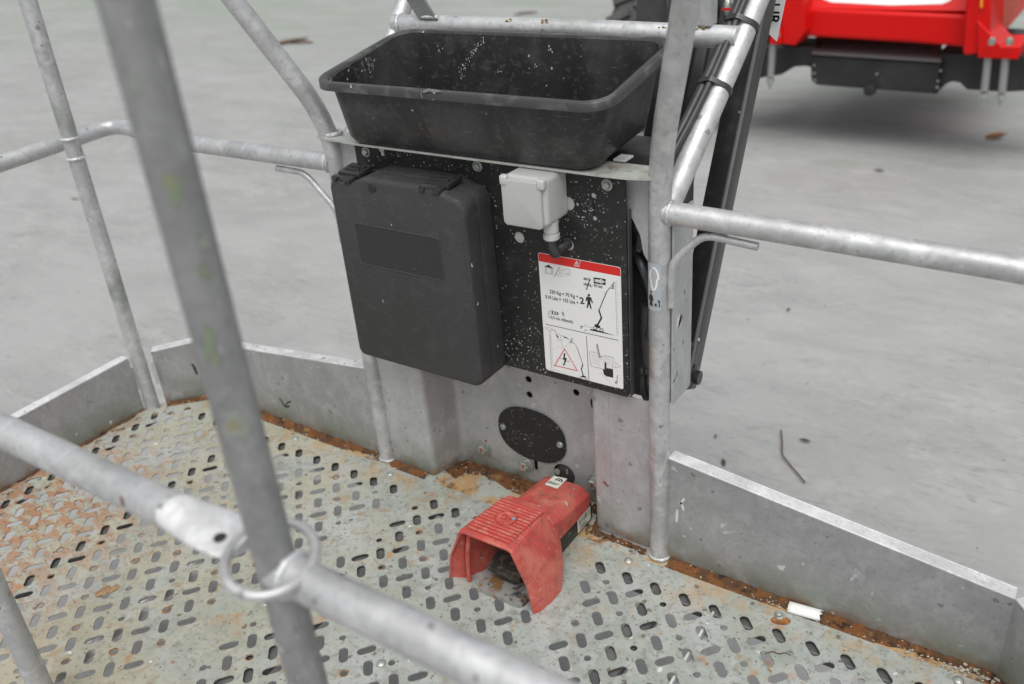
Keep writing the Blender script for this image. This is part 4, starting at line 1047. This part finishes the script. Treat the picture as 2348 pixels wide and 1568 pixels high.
for a0, a1, r0, r1 in ((150, 390, .0050, .0080), (0, 360, 0, .0026)):
    for k in range(14):
        t0, t1 = R_(a0 + (a1 - a0) * k / 14), R_(a0 + (a1 - a0) * (k + 1) / 14)
        pts_ = [onl(c_[0] + r1 * math.cos(t0), c_[1] - r1 * math.sin(t0)), onl(c_[0] + r1 * math.cos(t1), c_[1] - r1 * math.sin(t1)), onl(c_[0] + r0 * math.cos(t1), c_[1] - r0 * math.sin(t1)), onl(c_[0] + r0 * math.cos(t0), c_[1] - r0 * math.sin(t0))]
        b.ngon(pts_ if r0 else pts_[:3])
for (x0, x1, y) in ((lc.x - .013, lc.x + .013, lc.y - .0055), (lc.x - .013, lc.x + .011, lc.y - .0085), (lc.x - .015, lc.x + .008, lc.y - .0115)):
    b.ngon([onl(x0, y), onl(x1, y), onl(x1, y + .0013), onl(x0, y + .0013)])
b.put('label_print', P_BLACK, sl, None, False)
bc = B(); bc.ngon([(.5175, -.028, .008), (.5175, .024, .008), (.5175, .024, .040), (.5175, -.028, .040)]); bl_ = bc.put('side_label', LBL, fs, None, False)
b = B()
for k in range(16):
    y = -.024 + k * .0029; wd = random.choice((.0006, .0011, .0016)); b.ngon([(.5179, y, .024), (.5179, y + wd, .024), (.5179, y + wd, .037), (.5179, y, .037)])
for k in range(3): b.ngon([(.5179, -.022, .011 + k * .004), (.5179, .01 - k * .004, .011 + k * .004), (.5179, .01 - k * .004, .0124 + k * .004), (.5179, -.022, .0124 + k * .004)])
b.put('barcode_print', P_BLACK, bl_, None, False)
# grey paint spots and the brighter scratch on hood and body
SPOT = flat('blue_grey_paint_spot', (.20, .25, .30), .6)
def spot(p, nrm, rx, ry, mat, par, rot=0):
    q = Vector((0, 0, 1)).rotation_difference(Vector(nrm)); n_ = 12; b = B()
    b.ngon([Vector(p) + Vector(nrm) * .0007 + q @ Vector((math.cos(t) * rx * math.cos(rot) - math.sin(t) * ry * math.sin(rot), math.cos(t) * rx * math.sin(rot) + math.sin(t) * ry * math.cos(rot), 0)) * (1 + .2 * math.sin(3 * t + rx * 999)) for t in [2 * math.pi * k / n_ for k in range(n_)]])
    return b.put('paint_spot', mat, par, None, False)
for (u, v, r) in ((1177, 1106 + 82, .0050), (1235, 1151, .0026), (1252, 1138, .0024), (1120, 1163, .0022), (1219, 1175, .0022)):
    q = at(u, v, z=.1335); spot((q.x, q.y, hz(q.y) + .0028), (0, 0, 1), r, r * .7, SPOT, hood)
nr_ = Vector((.25, 0, .95)).normalized()
for (u, v, rx, ry, m_) in ((1296, 1153, .0024, .0105, BARE), (1305, 1135, .0016, .0060, SPOT), (1222, 1142, .0022, .0030, SPOT)):
    q = at(u, v, x=.519); spot((.5205, q.y, q.z), (1, 0, 0.0), ry, rx, m_, bd, .5)
# pedal and the cast foot plate
ped = B(); ped.hexa([(.436, -.220, .030), (.508, -.220, .030), (.508, -.10, .064), (.436, -.10, .064)], [(.436, -.222, .043), (.508, -.222, .043), (.508, -.10, .077), (.436, -.10, .077)])
pdl = ped.put('pedal', PEDAL, fs, 30); bev(pdl, .002)
b = B()
for i in range(12):
    for j in range(15):
        x, y = .440 + i * .0057 + (.0028 if j % 2 else 0), -.217 + j * .0078
        z = .0434 + (y + .222) / .122 * .034
        b.bm.faces.new([b.bm.verts.new(p) for p in ((x - .0021, y, z), (x, y - .0028, z + .0016), (x + .0021, y, z + .0006), (x, y + .0028, z + .0022))])
o = b.put('pedal_tread', PEDAL, fs, None, False); o['kind'] = 'stuff'
fpq = rrect(.428, -.250, .528, -.10, .014)
h1, h2 = (.447, -.230), (.509, -.229)
fp = plate('foot_plate', [fpq, circ(*h1, .0060, 14), circ(*h2, .0065, 14)], .008, XY(.008), CAST, fs); bev(fp, .0016)
b = B(); b.box((.474, -.198, .022), (.034, .030, .018), None, .003); b.put('pedal_hinge', PEDAL, fs, 30)
b = B(); b.lathe((h2[0], h2[1], .006), (0, 0, 1), [(.0058, 0), (.0058, .004)], 6); b.put('hex_bolt', STEEL_D, fp, 20)

# ================================================================== CABLES ON THE RAKED TUBE
def ax(t):      # point on the right raked tube's centre line
    P = [(D + .006, .004, .685), (D + .018, .205, .852), (D + .03, .305, .954), (D + .05, .45, 1.12)]
    P = [Vector(p) for p in P]; L = [(c - a).length for a, c in zip(P, P[1:])]; s_ = t
    for a, c, l in zip(P, P[1:], L):
        if s_ <= l or c == P[-1]: return a + (c - a) * (s_ / l)
        s_ -= l
dirv = (ax(.2) - ax(.1)).normalized(); side = Vector((-1, 0, 0)); up_ = Vector((0, -.62, .78))
def cabpath(a, lift, lo, s0=0): return [ax(t) + (side * a + up_ * l) for t, l in zip(lo, lift)]
def cab(tab): return [ax(max(t, 0)) + side * a + up_ * k + Vector((0, 0, min(0, t))) for t, a, k in tab]
c1 = cab([(-.05, .052, -.03), (.02, .044, -.008), (.09, .034, .006), (.16, .027, .012), (.23, .023, .014), (.30, .022, .013), (.36, .022, .014), (.50, .024, .015)])
c2 = cab([(-.05, .045, -.022), (.02, .034, .002), (.09, .023, .016), (.16, .0135, .0205), (.23, .010, .0215), (.30, .010, .021), (.36, .0105, .021), (.50, .012, .022)])
b = B(); b.tube(fillet(c1, .03), .0075, 14)
tag(b.put('cable', RUBBER, None, 60), 'thicker outer black cable strapped along the raked galvanised tube', 'cable', 'cables strapped to the raked tube')
b = B(); b.tube(fillet(c2, .03), .0058, 14)
tag(b.put('cable', RUBBER, None, 60), 'thinner inner black cable strapped along the raked tube, nearest the metal', 'cable', 'cables strapped to the raked tube')
def tie(t, label):
    c = ax(t); d = (ax(t + .02) - ax(t - .02)).normalized(); e1 = (side - d * side.dot(d)).normalized(); e2 = d.cross(e1)
    if e2.z < 0: e2 = -e2
    # flat strap lying round tube and cables: support line of three circles
    C3 = [(0, 0, TR), (.0225, .0135, .0078), (.010, .0213, .0060)]
    b = B(); ring_ = []
    for k in range(48):
        a = 2 * math.pi * k / 48
        best = max(cx * math.cos(a) + cy * math.sin(a) + r for cx, cy, r in C3) + .0006
        cx, cy, r = max(C3, key=lambda q: q[0] * math.cos(a) + q[1] * math.sin(a) + q[2])
        x, y = cx + math.cos(a) * (r + .0006), cy + math.sin(a) * (r + .0006)
        ca, sa = math.cos(a), math.sin(a)
        ring_.append([b.bm.verts.new(c + e1 * (x + ca * h) + e2 * (y + sa * h) + d * w) for h, w in ((0, -.0045), (.0018, -.0045), (.0018, .0045), (0, .0045))])
    for i_ in range(48):
        p, q = ring_[i_], ring_[(i_ + 1) % 48]
        for k in range(4): b.bm.faces.new((p[k], p[(k + 1) % 4], q[(k + 1) % 4], q[k]))
    o = b.put('cable_tie', LATCH, None, 60); tag(o, label, 'cable tie', 'cable ties on the raked tube')
tie(.236, 'lower black strap holding two cables to the raked tube'); tie(.355, 'upper black strap holding two cables to the raked tube, near the top edge')

# ================================================================== HOSES IN THE CUT-OUT
hb = thing('hose_bundle', 'dark hose bundle in black wrap seen through the cut-out beside the panel', 'hoses', (.64, .04, .36))
b = B(); b.tube(fillet([(.590, .05, .668), (.622, .03, .655), (.650, .04, .615), (.655, .07, .56)], .03), .011, 14); b.put('hose', RUBBER, hb, 60)
b = B(); b.tube(fillet([(.600, .08, .56), (.640, .06, .54), (.655, .05, .49), (.62, .08, .46)], .03), .016, 14); b.put('hose', RUBBER, hb, 60)
for pts_, r_ in (([(.615, .060, .70), (.640, .028, .672), (.652, .030, .640), (.650, .055, .60)], .0065), ([(.61, .05, .60), (.640, .020, .585), (.652, .026, .54), (.648, .04, .50), (.646, .03, .45)], .0075), ([(.655, .05, .62), (.648, .022, .56), (.655, .028, .50), (.650, .03, .43)], .0050)):
    b = B(); b.tube(fillet(pts_, .02), r_, 12); b.put('hose', RUBBER, hb, 60)
b = B(); b.tube([(.640, .055, .50), (.642, .048, .45), (.643, .042, .405), (.647, .036, .375)], .013, 16, rr=[.020, .019, .015, .013]); b.put('wrap_sleeve', GREYP, hb, 60)
b = B(); b.box((.644, .034, .385), (.032, .028, .014), Quaternion((0, 1, 0), .15), .003); b.box((.637, .019, .388), (.010, .008, .012), None, .002); b.put('strap', LATCH, hb, 30)
for (x, dx) in ((.634, -.004), (.645, 0), (.655, .004)):
    b = B(); b.tube([(x, .034, .39), (x + dx * .5, .033, .36), (x + dx, .038, .33), (x + dx, .06, .29)], .0058, 12); b.put('hose', RUBBER, hb, 60)
b = B(); b.box((.607, .078, .495), (.11, .004, .40)); b.put('added_backing_sheet', GREYP, hb)  # dark sheet added to keep bright ground out of the cut-out

# ================================================================== BLACK BOOM ARMS BEHIND THE BASKET
bo = thing('jib_arm', 'pair of black leaning steel boom arms behind the basket, pinned at the bottom', 'boom', (.64, .15, .25))
lean = (Vector((.69, .385, .904)) - Vector((.69, .125, .392))).normalized()
def bar(xc, p0, L0, L1, wx, wy, name):
    q = Vector((0, 0, 1)).rotation_difference(lean); c = Vector((xc, p0[0], p0[1])) + lean * (L0 + L1) / 2
    b = B(); b.box(c, (wx, wy, L1 - L0), q, .006, 3); return b.put(name, BOOM, bo, 30)
a1 = bar(.671, (.150, .392), -.09, .95, .040, .058, 'boom_tube')
a2 = bar(.555, (.160, .392), .10, .95, .095, .062, 'boom_tube')
q = Vector((0, 0, 1)).rotation_difference(lean); n2 = q @ Vector((0, -1, 0))
EDGE = flat('edge_highlight_paint', (.16, .16, .16), .45)  # lighter strip paints the sky's highlight along the rounded bar edges
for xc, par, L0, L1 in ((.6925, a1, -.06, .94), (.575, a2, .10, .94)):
    b = B(); b.box(Vector((xc, .150, .392)) + lean * ((L0 + L1) / 2) + n2 * (.033), (.006, .006, L1 - L0), q, .002); b.put('edge_highlight', EDGE, par, 40)
b = B(); pz = at(1597, 865, x=.70); b.lathe((.640, pz.y, pz.z), (1, 0, 0), [(.017, 0), (.022, .004), (.022, .055), (.013, .058), (.013, .066)], 20); b.put('pivot_pin', BOOM, bo)
b = B(); b.box((.667, pz.y + .004, pz.z + .03), (.052, .044, .07), q, .008, 3); b.put('pivot_lug', BOOM, bo, 30)
b = B(); b.lathe((.692, pz.y + .02, pz.z + .066), (1, 0, 0), [(.003, 0), (.003, .003)], 10); b.put('grease_nipple', BARE, bo)
# dark head plate and box behind the console
b = B(); b.box((.55, .155, .66), (.20, .10, .17), None, .006); b.put('head_box', GREYP, bo, 30)
b = B(); b.hexa([(.415, .45, .86), (.56, .45, .85), (.56, .462, .85), (.415, .462, .86)], [(.425, .47, 1.15), (.56, .47, 1.15), (.56, .482, 1.15), (.425, .482, 1.15)]); b.put('head_plate', GREYP, bo)
b = B(); b.hexa([(.495, .435, .86), (.56, .435, .85), (.56, .447, .85), (.495, .447, .86)], [(.455, .455, 1.15), (.56, .455, 1.15), (.56, .467, 1.15), (.455, .467, 1.15)]); b.put('head_plate', flat('mid_grey_plate', (.10, .10, .10), .5, 0, (.16, .16, .16)), bo)
b = B(); q_ = at(1668, 25, y=.42); b.ball(q_, .016, (.55, .6, 1.3), 2, .1); b.lathe(q_ + Vector((0, 0, -.02)), (0, 0, -1), [(.008, 0), (.008, .025)], 10); b.put('hose_fitting', ZINC, bo, 50)
b = B(); b.box(at(1668, 20, y=.405) + Vector((0, -.005, 0)), (.018, .003, .004)); b.put('red_stripe', P_RED, bo)
# small notice plate beside the raked tube
p_ = at(1772, 22, y=.50)
b = B(); b.hexa([(p_.x - .024, .50, p_.z - .028), (p_.x + .010, .50, p_.z - .056), (p_.x + .010, .502, p_.z - .056), (p_.x - .024, .502, p_.z - .028)], [(p_.x - .012, .52, p_.z + .08), (p_.x + .024, .52, p_.z + .07), (p_.x + .024, .522, p_.z + .07), (p_.x - .012, .522, p_.z + .08)])
npl = tag(b.put('notice_plate', P_WHITE, None), 'narrow white notice strip with black lettering, at the top beside the strapped tube', 'notice')
text_mesh('UR', .028, Matrix(((0, 1, 0, p_.x - .006), (0, 0, 0, .497), (-1, 0, 0, p_.z + .012), (0, 0, 0, 1))) @ Matrix.Translation((0, 0, 0)), 'printed_text', P_BLACK, None, .0004).parent = npl

# ================================================================== RED BOOM LIFT CHASSIS IN THE BACKGROUND
YM = 4.0
RED = M('machine_red_paint', (.64, .006, .005), .36, 0, .22); RED.layer(RED.noise(3, .4, .7), (.56, .007, .006), .6); RED = RED.done()
m = M('chassis_black', (.016, .016, .017), .5); m.layer(m.noise(6, .45, .7, 5), (.04, .04, .04), .7); CHB = m.done()
m = M('tyre_rubber', (.045, .045, .045), .8); m.layer(m.noise(8, .4, .7), (.09, .09, .085), .7); TYRE = m.done()
ch = thing('boom_lift', 'bright red boom lift chassis with black axle parked on the concrete behind', 'boom lift', (.1, YM + .6, ZG))
def fr(u, v, dy=0): p = at(u, v, y=YM + dy); return p
# main nose: front face outline, extruded backwards
nose = [(1838, 18), (2222, 34), (2232, 113), (2198, 108), (2100, 100), (1840, 84), (1812, 92), (1822, 50)]
b = B(); b.prism([fr(*q) for q in nose], (0, 1.2, 0)); ns = b.put('nose', RED, ch, 30); bev(ns, .02, 3)
NA, NB = fr(1838, 18, .004), fr(2222, 34, .004); SL = Vector((0, .42, .40))
NB.z = NA.z = (NA.z + NB.z) / 2
b = B(); b.hexa([NA, NB, NB + Vector((0, .8, 0)), NA + Vector((0, .8, 0))], [NA + SL + Vector((.02, 0, 0)), NB + SL - Vector((.02, 0, 0)), NB + Vector((0, .8, .4)), NA + Vector((0, .8, .4))]); bev(b.put('bonnet', RED, ch, 30), .015, 3)
def onslope(u, v, h=0):
    nn_ = Vector((1, 0, 0)).cross(SL).normalized(); nn_ = -nn_ if nn_.y > 0 else nn_
    d = RM @ Vector(((u - CX) / FPX, -(v - CY) / FPX, -1.0)); t = (NA + nn_ * h - CP).dot(nn_) / d.dot(nn_); return CP + d * t
for q in ([(1786, -110), (1836, -110), (1846, 74), (1822, 106), (1790, 102)], [(2222, -110), (2275, -110), (2268, 118), (2214, 128), (2205, 122)]):
    b = B(); b.prism([fr(*k, -.10) for k in q], (0, 1.3, 0)); bev(b.put('side_rail', RED, ch, 30), .012, 2)
# lower ledge of the nose
# spring seats with bolts
for pl in ([(1790, 60), (1790, 103), (1762, 100), (1764, 86)], [(2240, 46), (2297, 107), (2341, 105), (2334, 137), (2240, 133)]):
    b = B(); b.prism([fr(*k, -.12) for k in pl], (0, .30, 0)); bev(b.put('spring_seat', RED, ch, 30), .006)
for (u, v0, v1) in ((1772, 100, 186), (2265, 132, 219), (2305, 133, 222)):
    sh = -6 if u > 2000 else -4
    p_, q_ = fr(u, v0, -.08), fr(u + sh * 1.4, v1 - 12, -.08)
    b = B(); b.tube([p_, q_], .020, 12); ub = b.put('spring_bolt', flat('bright_zinc', (.33, .33, .33), .4, .4), ch, 50)
    b = B(); b.lathe(q_, (0, 0, -1), [(.022, .012), (.022, .040), (.009, .044), (.009, .072)], 6); b.put('nut', ZINC, ub)
    p_ = fr(u + 8, 100 if u > 2000 else 84, -.17); b = B(); b.lathe(p_, (0, -.4, 1), [(.018, 0), (.018, .02), (.010, .03)], 6); b.put('nut', ZINC, ub)
# number panel (white)
wp = [onslope(*k, .004) for k in ((1872, -20), (2190, -14), (2178, 2), (2160, 9), (2040, 12), (1905, 5), (1886, -2))]
b = B(); b.prism(wp, (0, .003, -.003)); b.put('white_panel', P_WHITE, ch)
# orange reflector
b = B(); b.prism([fr(*k, -.115) for k in ((2248, -40), (2254, -40), (2252, 18), (2246, 18))], (0, .01, 0)); b.put('reflector', flat('orange_reflector', (.9, .30, .02), .3), ch)
# axle: housing box, upper step, arms, diff knob
b = B(); b.prism([fr(*k, .05) for k in ((1860, 125), (2157, 144), (2153, 170), (2149, 217), (1872, 196), (1858, 186), (1857, 140))], (0, .35, 0)); bev(b.put('axle_housing', CHB, ch, 30), .012)
b = B(); b.hexa([fr(1860, 124, .02), fr(2157, 143, .02), fr(2157, 146, .5), fr(1860, 127, .5)], [fr(1870, 84, .30), fr(2160, 98, .30), fr(2160, 98, .6), fr(1870, 84, .6)]); b.put('axle_cover', flat('grey_axle_cover', (.15, .15, .153), .5, 0, (.07, .07, .07)), ch)
b = B(); b.prism([fr(*k, .10) for k in ((1560, 105), (1872, 105), (1872, 160), (1846, 152), (1820, 154), (1790, 172), (1740, 180), (1560, 178))], (0, .25, 0)); bev(b.put('axle_arm', CHB, ch, 30), .01)
b = B(); b.prism([fr(*k, .10) for k in ((2150, 120), (2420, 128), (2420, 205), (2300, 212), (2215, 206), (2200, 190), (2178, 188), (2150, 205))], (0, .25, 0)); bev(b.put('axle_arm', CHB, ch, 30), .01)
b = B(); p_ = fr(1995, 205, .02); b.lathe(p_, (0, -1, 0), [(.034, 0), (.030, .03), (.012, .034)], 18); b.put('drain_boss', CHB, ch)
for (u, v) in ((1866, 150), (1866, 168), (1868, 184), (2156, 162), (2150, 186), (2148, 200), (2010, 170)):
    b = B(); b.ball(fr(u, v, .04), .008, (1, 1, 1), 1); b.put('bolt_head', ZINC, ch)
# black underside and undercarriage mass so the axle reads against the chassis
b = B(); b.box((.10, YM + .95, .22), (1.0, 1.0, .12)); b.put('frame_rail', CHB, ch)
# wheels
def wheel(cx, cy, r, wd, name='wheel'):
    b = B(); q = Vector((0, 0, 1)); prof = [(r * .58, -wd / 2), (r * .90, -wd / 2), (r * .97, -wd * .42), (r, -wd * .3), (r, wd * .3), (r * .97, wd * .42), (r * .90, wd / 2), (r * .58, wd / 2)]
    b.lathe((cx, cy, ZG + r), (1, 0, 0), prof, 40); wobj = b.put(name, TYRE, ch, 40)
    for k in range(22):
        a = 2 * math.pi * k / 22
        for s_ in (-1, 1):
            b = B(); c = Vector((cx + s_ * wd * .24, cy + r * math.cos(a + s_ * .07), ZG + r + r * math.sin(a + s_ * .07)))
            b.box(c, (wd * .46, .055, .045), Quaternion((1, 0, 0), a + math.pi / 2) @ Quaternion((0, 0, 1), s_ * .5)); b.put('tread_lug', TYRE, wobj)
    b = B(); b.lathe((cx, cy, ZG + r), (1, 0, 0), [(r * .56, -wd * .3), (r * .56, wd * .3)], 30); b.put('rim', GREYP, wobj)
wheel(-1.37, YM + .28, .45, .32); wheel(1.57, YM + .28, .45, .32); wheel(-1.37, YM + 2.4, .45, .32); wheel(1.57, YM + 2.4, .45, .32)
# dark tray between left wheel and nose, tie bar right
b = B(); b.box((-.62, YM + .45, .33), (.22, .5, .42)); bev(b.put('side_box', CHB, ch, 30), .02)
b = B(); b.tube([fr(2285, 78, .9), fr(2400, 84, .9)], .035, 12); b.put('tie_bar', CHB, ch, 50)
# pale red plate at right
b = B(); b.prism([fr(*k, .3) for k in ((2268, -60), (2375, -60), (2298, 76), (2272, 66))], (0, .01, 0)); b.put('guard_plate', flat('faded_red_guard', (.42, .14, .10), .5, 0, (.3, .1, .08)), ch)

# ================================================================== LOOSE THINGS
# rusty dirt swept along the wall, as real low heaps
def dirtline(pts, w0, w1, name, zb=-.0005):
    b = B(); P = []
    for a, c in zip(pts, pts[1:]):
        a, c = Vector(a + (0,)), Vector(c + (0,)); n_ = max(2, int((c - a).length / .008))
        for k in range(n_): P.append(a + (c - a) * k / n_)
    P.append(Vector(pts[-1] + (0,))); rows = []; w = (w0 + w1) / 2
    for i, p in enumerate(P):
        t = (P[min(i + 1, len(P) - 1)] - P[max(i - 1, 0)]).normalized(); nn_ = Vector((t.y, -t.x, 0))
        w += random.uniform(-.0050, .0050); w = max(w0 * .62, min(w1, w))
        h = .0035 + random.random() * .003
        rows.append([b.bm.verts.new(p + nn_ * w * k + Vector((random.uniform(-1, 1) * .0015, random.uniform(-1, 1) * .0015, zb + z))) for k, z in ((0, h + .002), (.3, h), (.6, h * .8), (.85, .002), (1.0, -.0012))])
    for a, c in zip(rows, rows[1:]):
        for k in range(4): b.bm.faces.new((a[k], a[k + 1], c[k + 1], c[k]))
    o = b.put(name, DIRT, None, 80); return o
o = dirtline([(-.03, -.001), (-.606, -.001), (-.688, -.087)][::-1], .017, .029, 'rusty_dirt'); o['kind'] = 'stuff'; o['label'] = 'rusty brown dirt lying along the foot of the left toe board'
o = dirtline([(-.719, -.88), (-.717, -.145)], .006, .016, 'rusty_dirt'); o['kind'] = 'stuff'; o['label'] = 'rusty brown dirt along the far left edge of the floor'
o = dirtline([(.703, -.001), (1.255, -.001), (1.36, -.108)], .017, .029, 'rusty_dirt'); o['kind'] = 'stuff'; o['label'] = 'rusty brown dirt lying along the foot of the right toe board'
o = dirtline([(.022, -.004), (.125, -.010)], .010, .020, 'rusty_dirt'); o['kind'] = 'stuff'; o['label'] = 'rusty dirt at the foot of the left console column'
o = dirtline([(.152, .020), (.168, .070), (.30, .074), (.44, .072)], .026, .046, 'rusty_dirt'); o['kind'] = 'stuff'; o['label'] = 'brown dirt heap in the recess behind the foot switch'
o = dirtline([(.500, .070), (.528, .055), (.542, .002), (.655, -.002)], .012, .030, 'rusty_dirt'); o['kind'] = 'stuff'; o['label'] = 'brown dirt heap between foot switch and right console column'
b = B()
def scatter(n_, fx):
    for _ in range(n_):
        x, y, z, r = fx(); b.ball((x, y, z + r * .3), r, (1, random.uniform(.6, 1), .6), 1, .3)
U = random.uniform
scatter(330, lambda: (U(.70, 1.27), -U(.001, 1) ** 1.6 * .026 - .001, .001, U(.0008, .0026)))
scatter(200, lambda: (U(-.60, -.02), -U(.001, 1) ** 1.6 * .026 - .001, .001, U(.0008, .0024)))
scatter(220, lambda: (U(.19, .46), .075 - U(0, 1) ** 1.3 * .05, .001, U(.0008, .0024)))
scatter(60, lambda: (U(.53, .66), -U(.0, .028), .002, U(.0008, .0028)))
scatter(28, lambda: (U(1.20, 1.275), -U(.002, .03), .003, U(.0015, .0042)))
scatter(50, lambda: (U(-.71, -.69), U(-.85, -.15), .002, U(.0008, .0022)))
o = b.put('grit', GRIT, None, 50); tag(o, 'pale and dark grit grains lying in the rusty dirt along the toe boards', None, None, 'stuff')
del o['label']; o['label'] = 'pale and dark grit grains lying in the rusty dirt along the toe boards'
# white broken pipe piece
ps = [at(u, v, z=.002) for u, v in ((1812, 1398), (1822, 1382), (1878, 1392), (1874, 1404), (1880, 1422), (1860, 1420))]
b = B(); a_, c_ = Vector((.934, -.0185, .0)), Vector((.988, -.0125, .0)); n_ = 10; rows = []
dd = (c_ - a_).normalized(); nn_ = Vector((-dd.y, dd.x, 0))
for k in range(7):
    t = k / 6; rr = []
    for j in range(n_):
        an = math.pi * j / (n_ - 1); jag = .0035 * math.sin(j * 2.7) if k == 6 else 0
        rr.append(b.bm.verts.new(a_ + dd * ((c_ - a_).length * t + jag) + nn_ * math.cos(an) * .0125 + Vector((0, 0, .0042 + .010 * math.sin(an)))))
    rows.append(rr)
for a, c in zip(rows, rows[1:]):
    for j in range(n_ - 1): b.bm.faces.new((a[j], a[j + 1], c[j + 1], c[j]))
o = b.put('pipe_fragment', flat('white_broken_plastic', (.78, .78, .76), .6, 0, (.42, .36, .28)), None, 50)
md = o.modifiers.new('thick', 'SOLIDIFY'); md.thickness = .0018
tag(o, 'broken white plastic pipe piece lying by the right toe board', 'debris')
# small bolt standing through the floor near it, with dirt
q = at(1785, 1412, z=.004)
b = B(); b.lathe((q.x, q.y, .003), (0, 0, 1), [(.0088, 0), (.0088, .002), (.0062, .0022), (.0062, .008), (.0045, .010)], 14); tag(b.put('floor_bolt', ZINC, None, 30), 'shiny bolt head on a rust stain near the white pipe piece', 'bolt')
b = B(); b.prism([(q.x + x, q.y + y, .0029) for x, y in circ(.006, -.008, .017, 14, .010, .4)], (0, 0, .0004)); o = b.put('rust_stain', RING, bk, 40)
# curled wire / dry root bits
def wire(pts, r, name, mat, label, cat, z=.005):
    P = [at(u, v, z=z) for u, v in pts]; P = [p + Vector((0, 0, U(-.001, .003))) for p in P]
    b = B(); b.tube(fillet(P, .01), r, 6); return tag(b.put(name, mat, None, 60), label, cat)
BROWN = flat('dry_brown', (.105, .070, .050), .8, 0, (.17, .11, .07))
wire([(1354, 1188), (1346, 1196), (1352, 1206), (1343, 1213), (1345, 1222), (1356, 1218)], .0016, 'worm_cast', BROWN, 'small dark curled worm on the floor right of the foot switch', 'worm')
wire([(1753, 1500), (1770, 1493), (1785, 1500), (1800, 1496), (1812, 1504)], .0009, 'dry_root', BROWN, 'thin dry curled root among the slots at lower right', 'root')
wire([(1752, 1520), (1762, 1510), (1770, 1524), (1758, 1530), (1768, 1540)], .0010, 'dry_root', RUSTW := flat('dry_orange', (.42, .22, .10), .8), 'orange tangled bit of root beside the dry root', 'root')
# dirt lump on the left floor
q = at(237, 1357, z=.003)
b = B(); b.ball((q.x, q.y, .004), .016, (.7, 1.1, .22), 2, .18); b.ball((q.x + .012, q.y + .015, .004), .010, (.8, 1.2, .25), 2, .2)
m = M('dry_mud', (.34, .23, .13), .95, 0, .1); m.bump(m.noise(150, .3, .7), .8, .002); m.layer(m.noise(80, .4, .7), (.22, .14, .08), .7)
tag(b.put('mud_lump', m.done(), None, 60), 'dried brown mud lump between the slots at left', 'mud')
# twig and fallen leaves on the concrete
P = [at(u, v, z=ZG + .01) for u, v in ((1790, 985), (1793, 1015), (1792, 1042), (1808, 1062), (1845, 1105))]
b = B(); b.tube(fillet(P, .02), .0024, 8); tag(b.put('twig', BROWN, None, 60), 'bent brown twig lying on the concrete right of the basket', 'twig')
LEAF = flat('fallen_leaf', (.17, .10, .06), .8, 0, (.10, .06, .04))
def leaf(u, v, s_, label, mat=LEAF, st=1.0, name='leaf'):
    c = at(u, v, z=ZG + .002); b = B(); a0 = U(0, 6.28); n_ = 7; L = []; R2 = []
    for k in range(n_):
        t = k / (n_ - 1); w_ = math.sin(math.pi * (t * .92 + .04)) * .34; zz = .010 * math.sin(t * 5) * s_ * 8
        for sgn, lst in ((1, L), (-1, R2)):
            x, y = (t - .5) * s_ * 2 * st, sgn * w_ * s_
            lst.append(Vector((c.x + x * math.cos(a0) - y * math.sin(a0), c.y + x * math.sin(a0) + y * math.cos(a0), c.z + .006 + zz * .3 + (.25 * w_ * s_))))
    mid = [(l + r) / 2 - Vector((0, 0, .2 * s_ * .3)) for l, r in zip(L, R2)]
    for i in range(n_ - 1):
        b.bm.faces.new([b.bm.verts.new(p) for p in (L[i], L[i + 1], mid[i + 1], mid[i])]); b.bm.faces.new([b.bm.verts.new(p) for p in (mid[i], mid[i + 1], R2[i + 1], R2[i])])
    o = b.put(name, mat, None, 60, False); md = o.modifiers.new('thick', 'SOLIDIFY'); md.thickness = .001
    return tag(o, label, 'leaf', 'fallen leaves on the concrete')
DK = flat('dark_leaf', (.07, .06, .05), .8)
random.seed(3)
leaf(665, 97, .20, 'long dry brown leaf on the far concrete between raked tube and tub', st=1.3)
leaf(690, 99, .15, 'brown leaf touching the long one on the far concrete')
leaf(655, 140, .12, 'small brown leaf lying in front of the far leaf pair')
leaf(1205, 32, .14, 'rusty brown leaf on the far concrete above the cross rail')
leaf(2283, 312, .07, 'orange brown leaf on the concrete below the red machine', flat('orange_leaf', (.34, .12, .04), .8))
leaf(2278, 320, .045, 'flat orange leaf lying against the curled one below the red machine')
for (u, v, s_, lb) in ((1845, 1013, .017, 'black leaf scrap beside the twig'), (1658, 1063, .018, 'dark leaf scrap between toe board and post'), (1640, 1003, .010, 'tiny dark scrap near the right post'), (1807, 712, .014, 'dark leaf scrap under the right mid rail'), (1902, 573, .014, 'dark scrap partly under the right rail'), (2014, 393, .03, 'dark scrap in the shade of the red machine')):
    leaf(u, v, s_, lb, DK)
leaf(302, 545 if False else 262, .06, 'pale yellow leaf scrap left of the big near post', flat('pale_leaf', (.45, .42, .33), .8))
leaf(172, 455, .05, 'pale scrap just left of the corner post', flat('pale_leaf_b', (.42, .40, .34), .8))
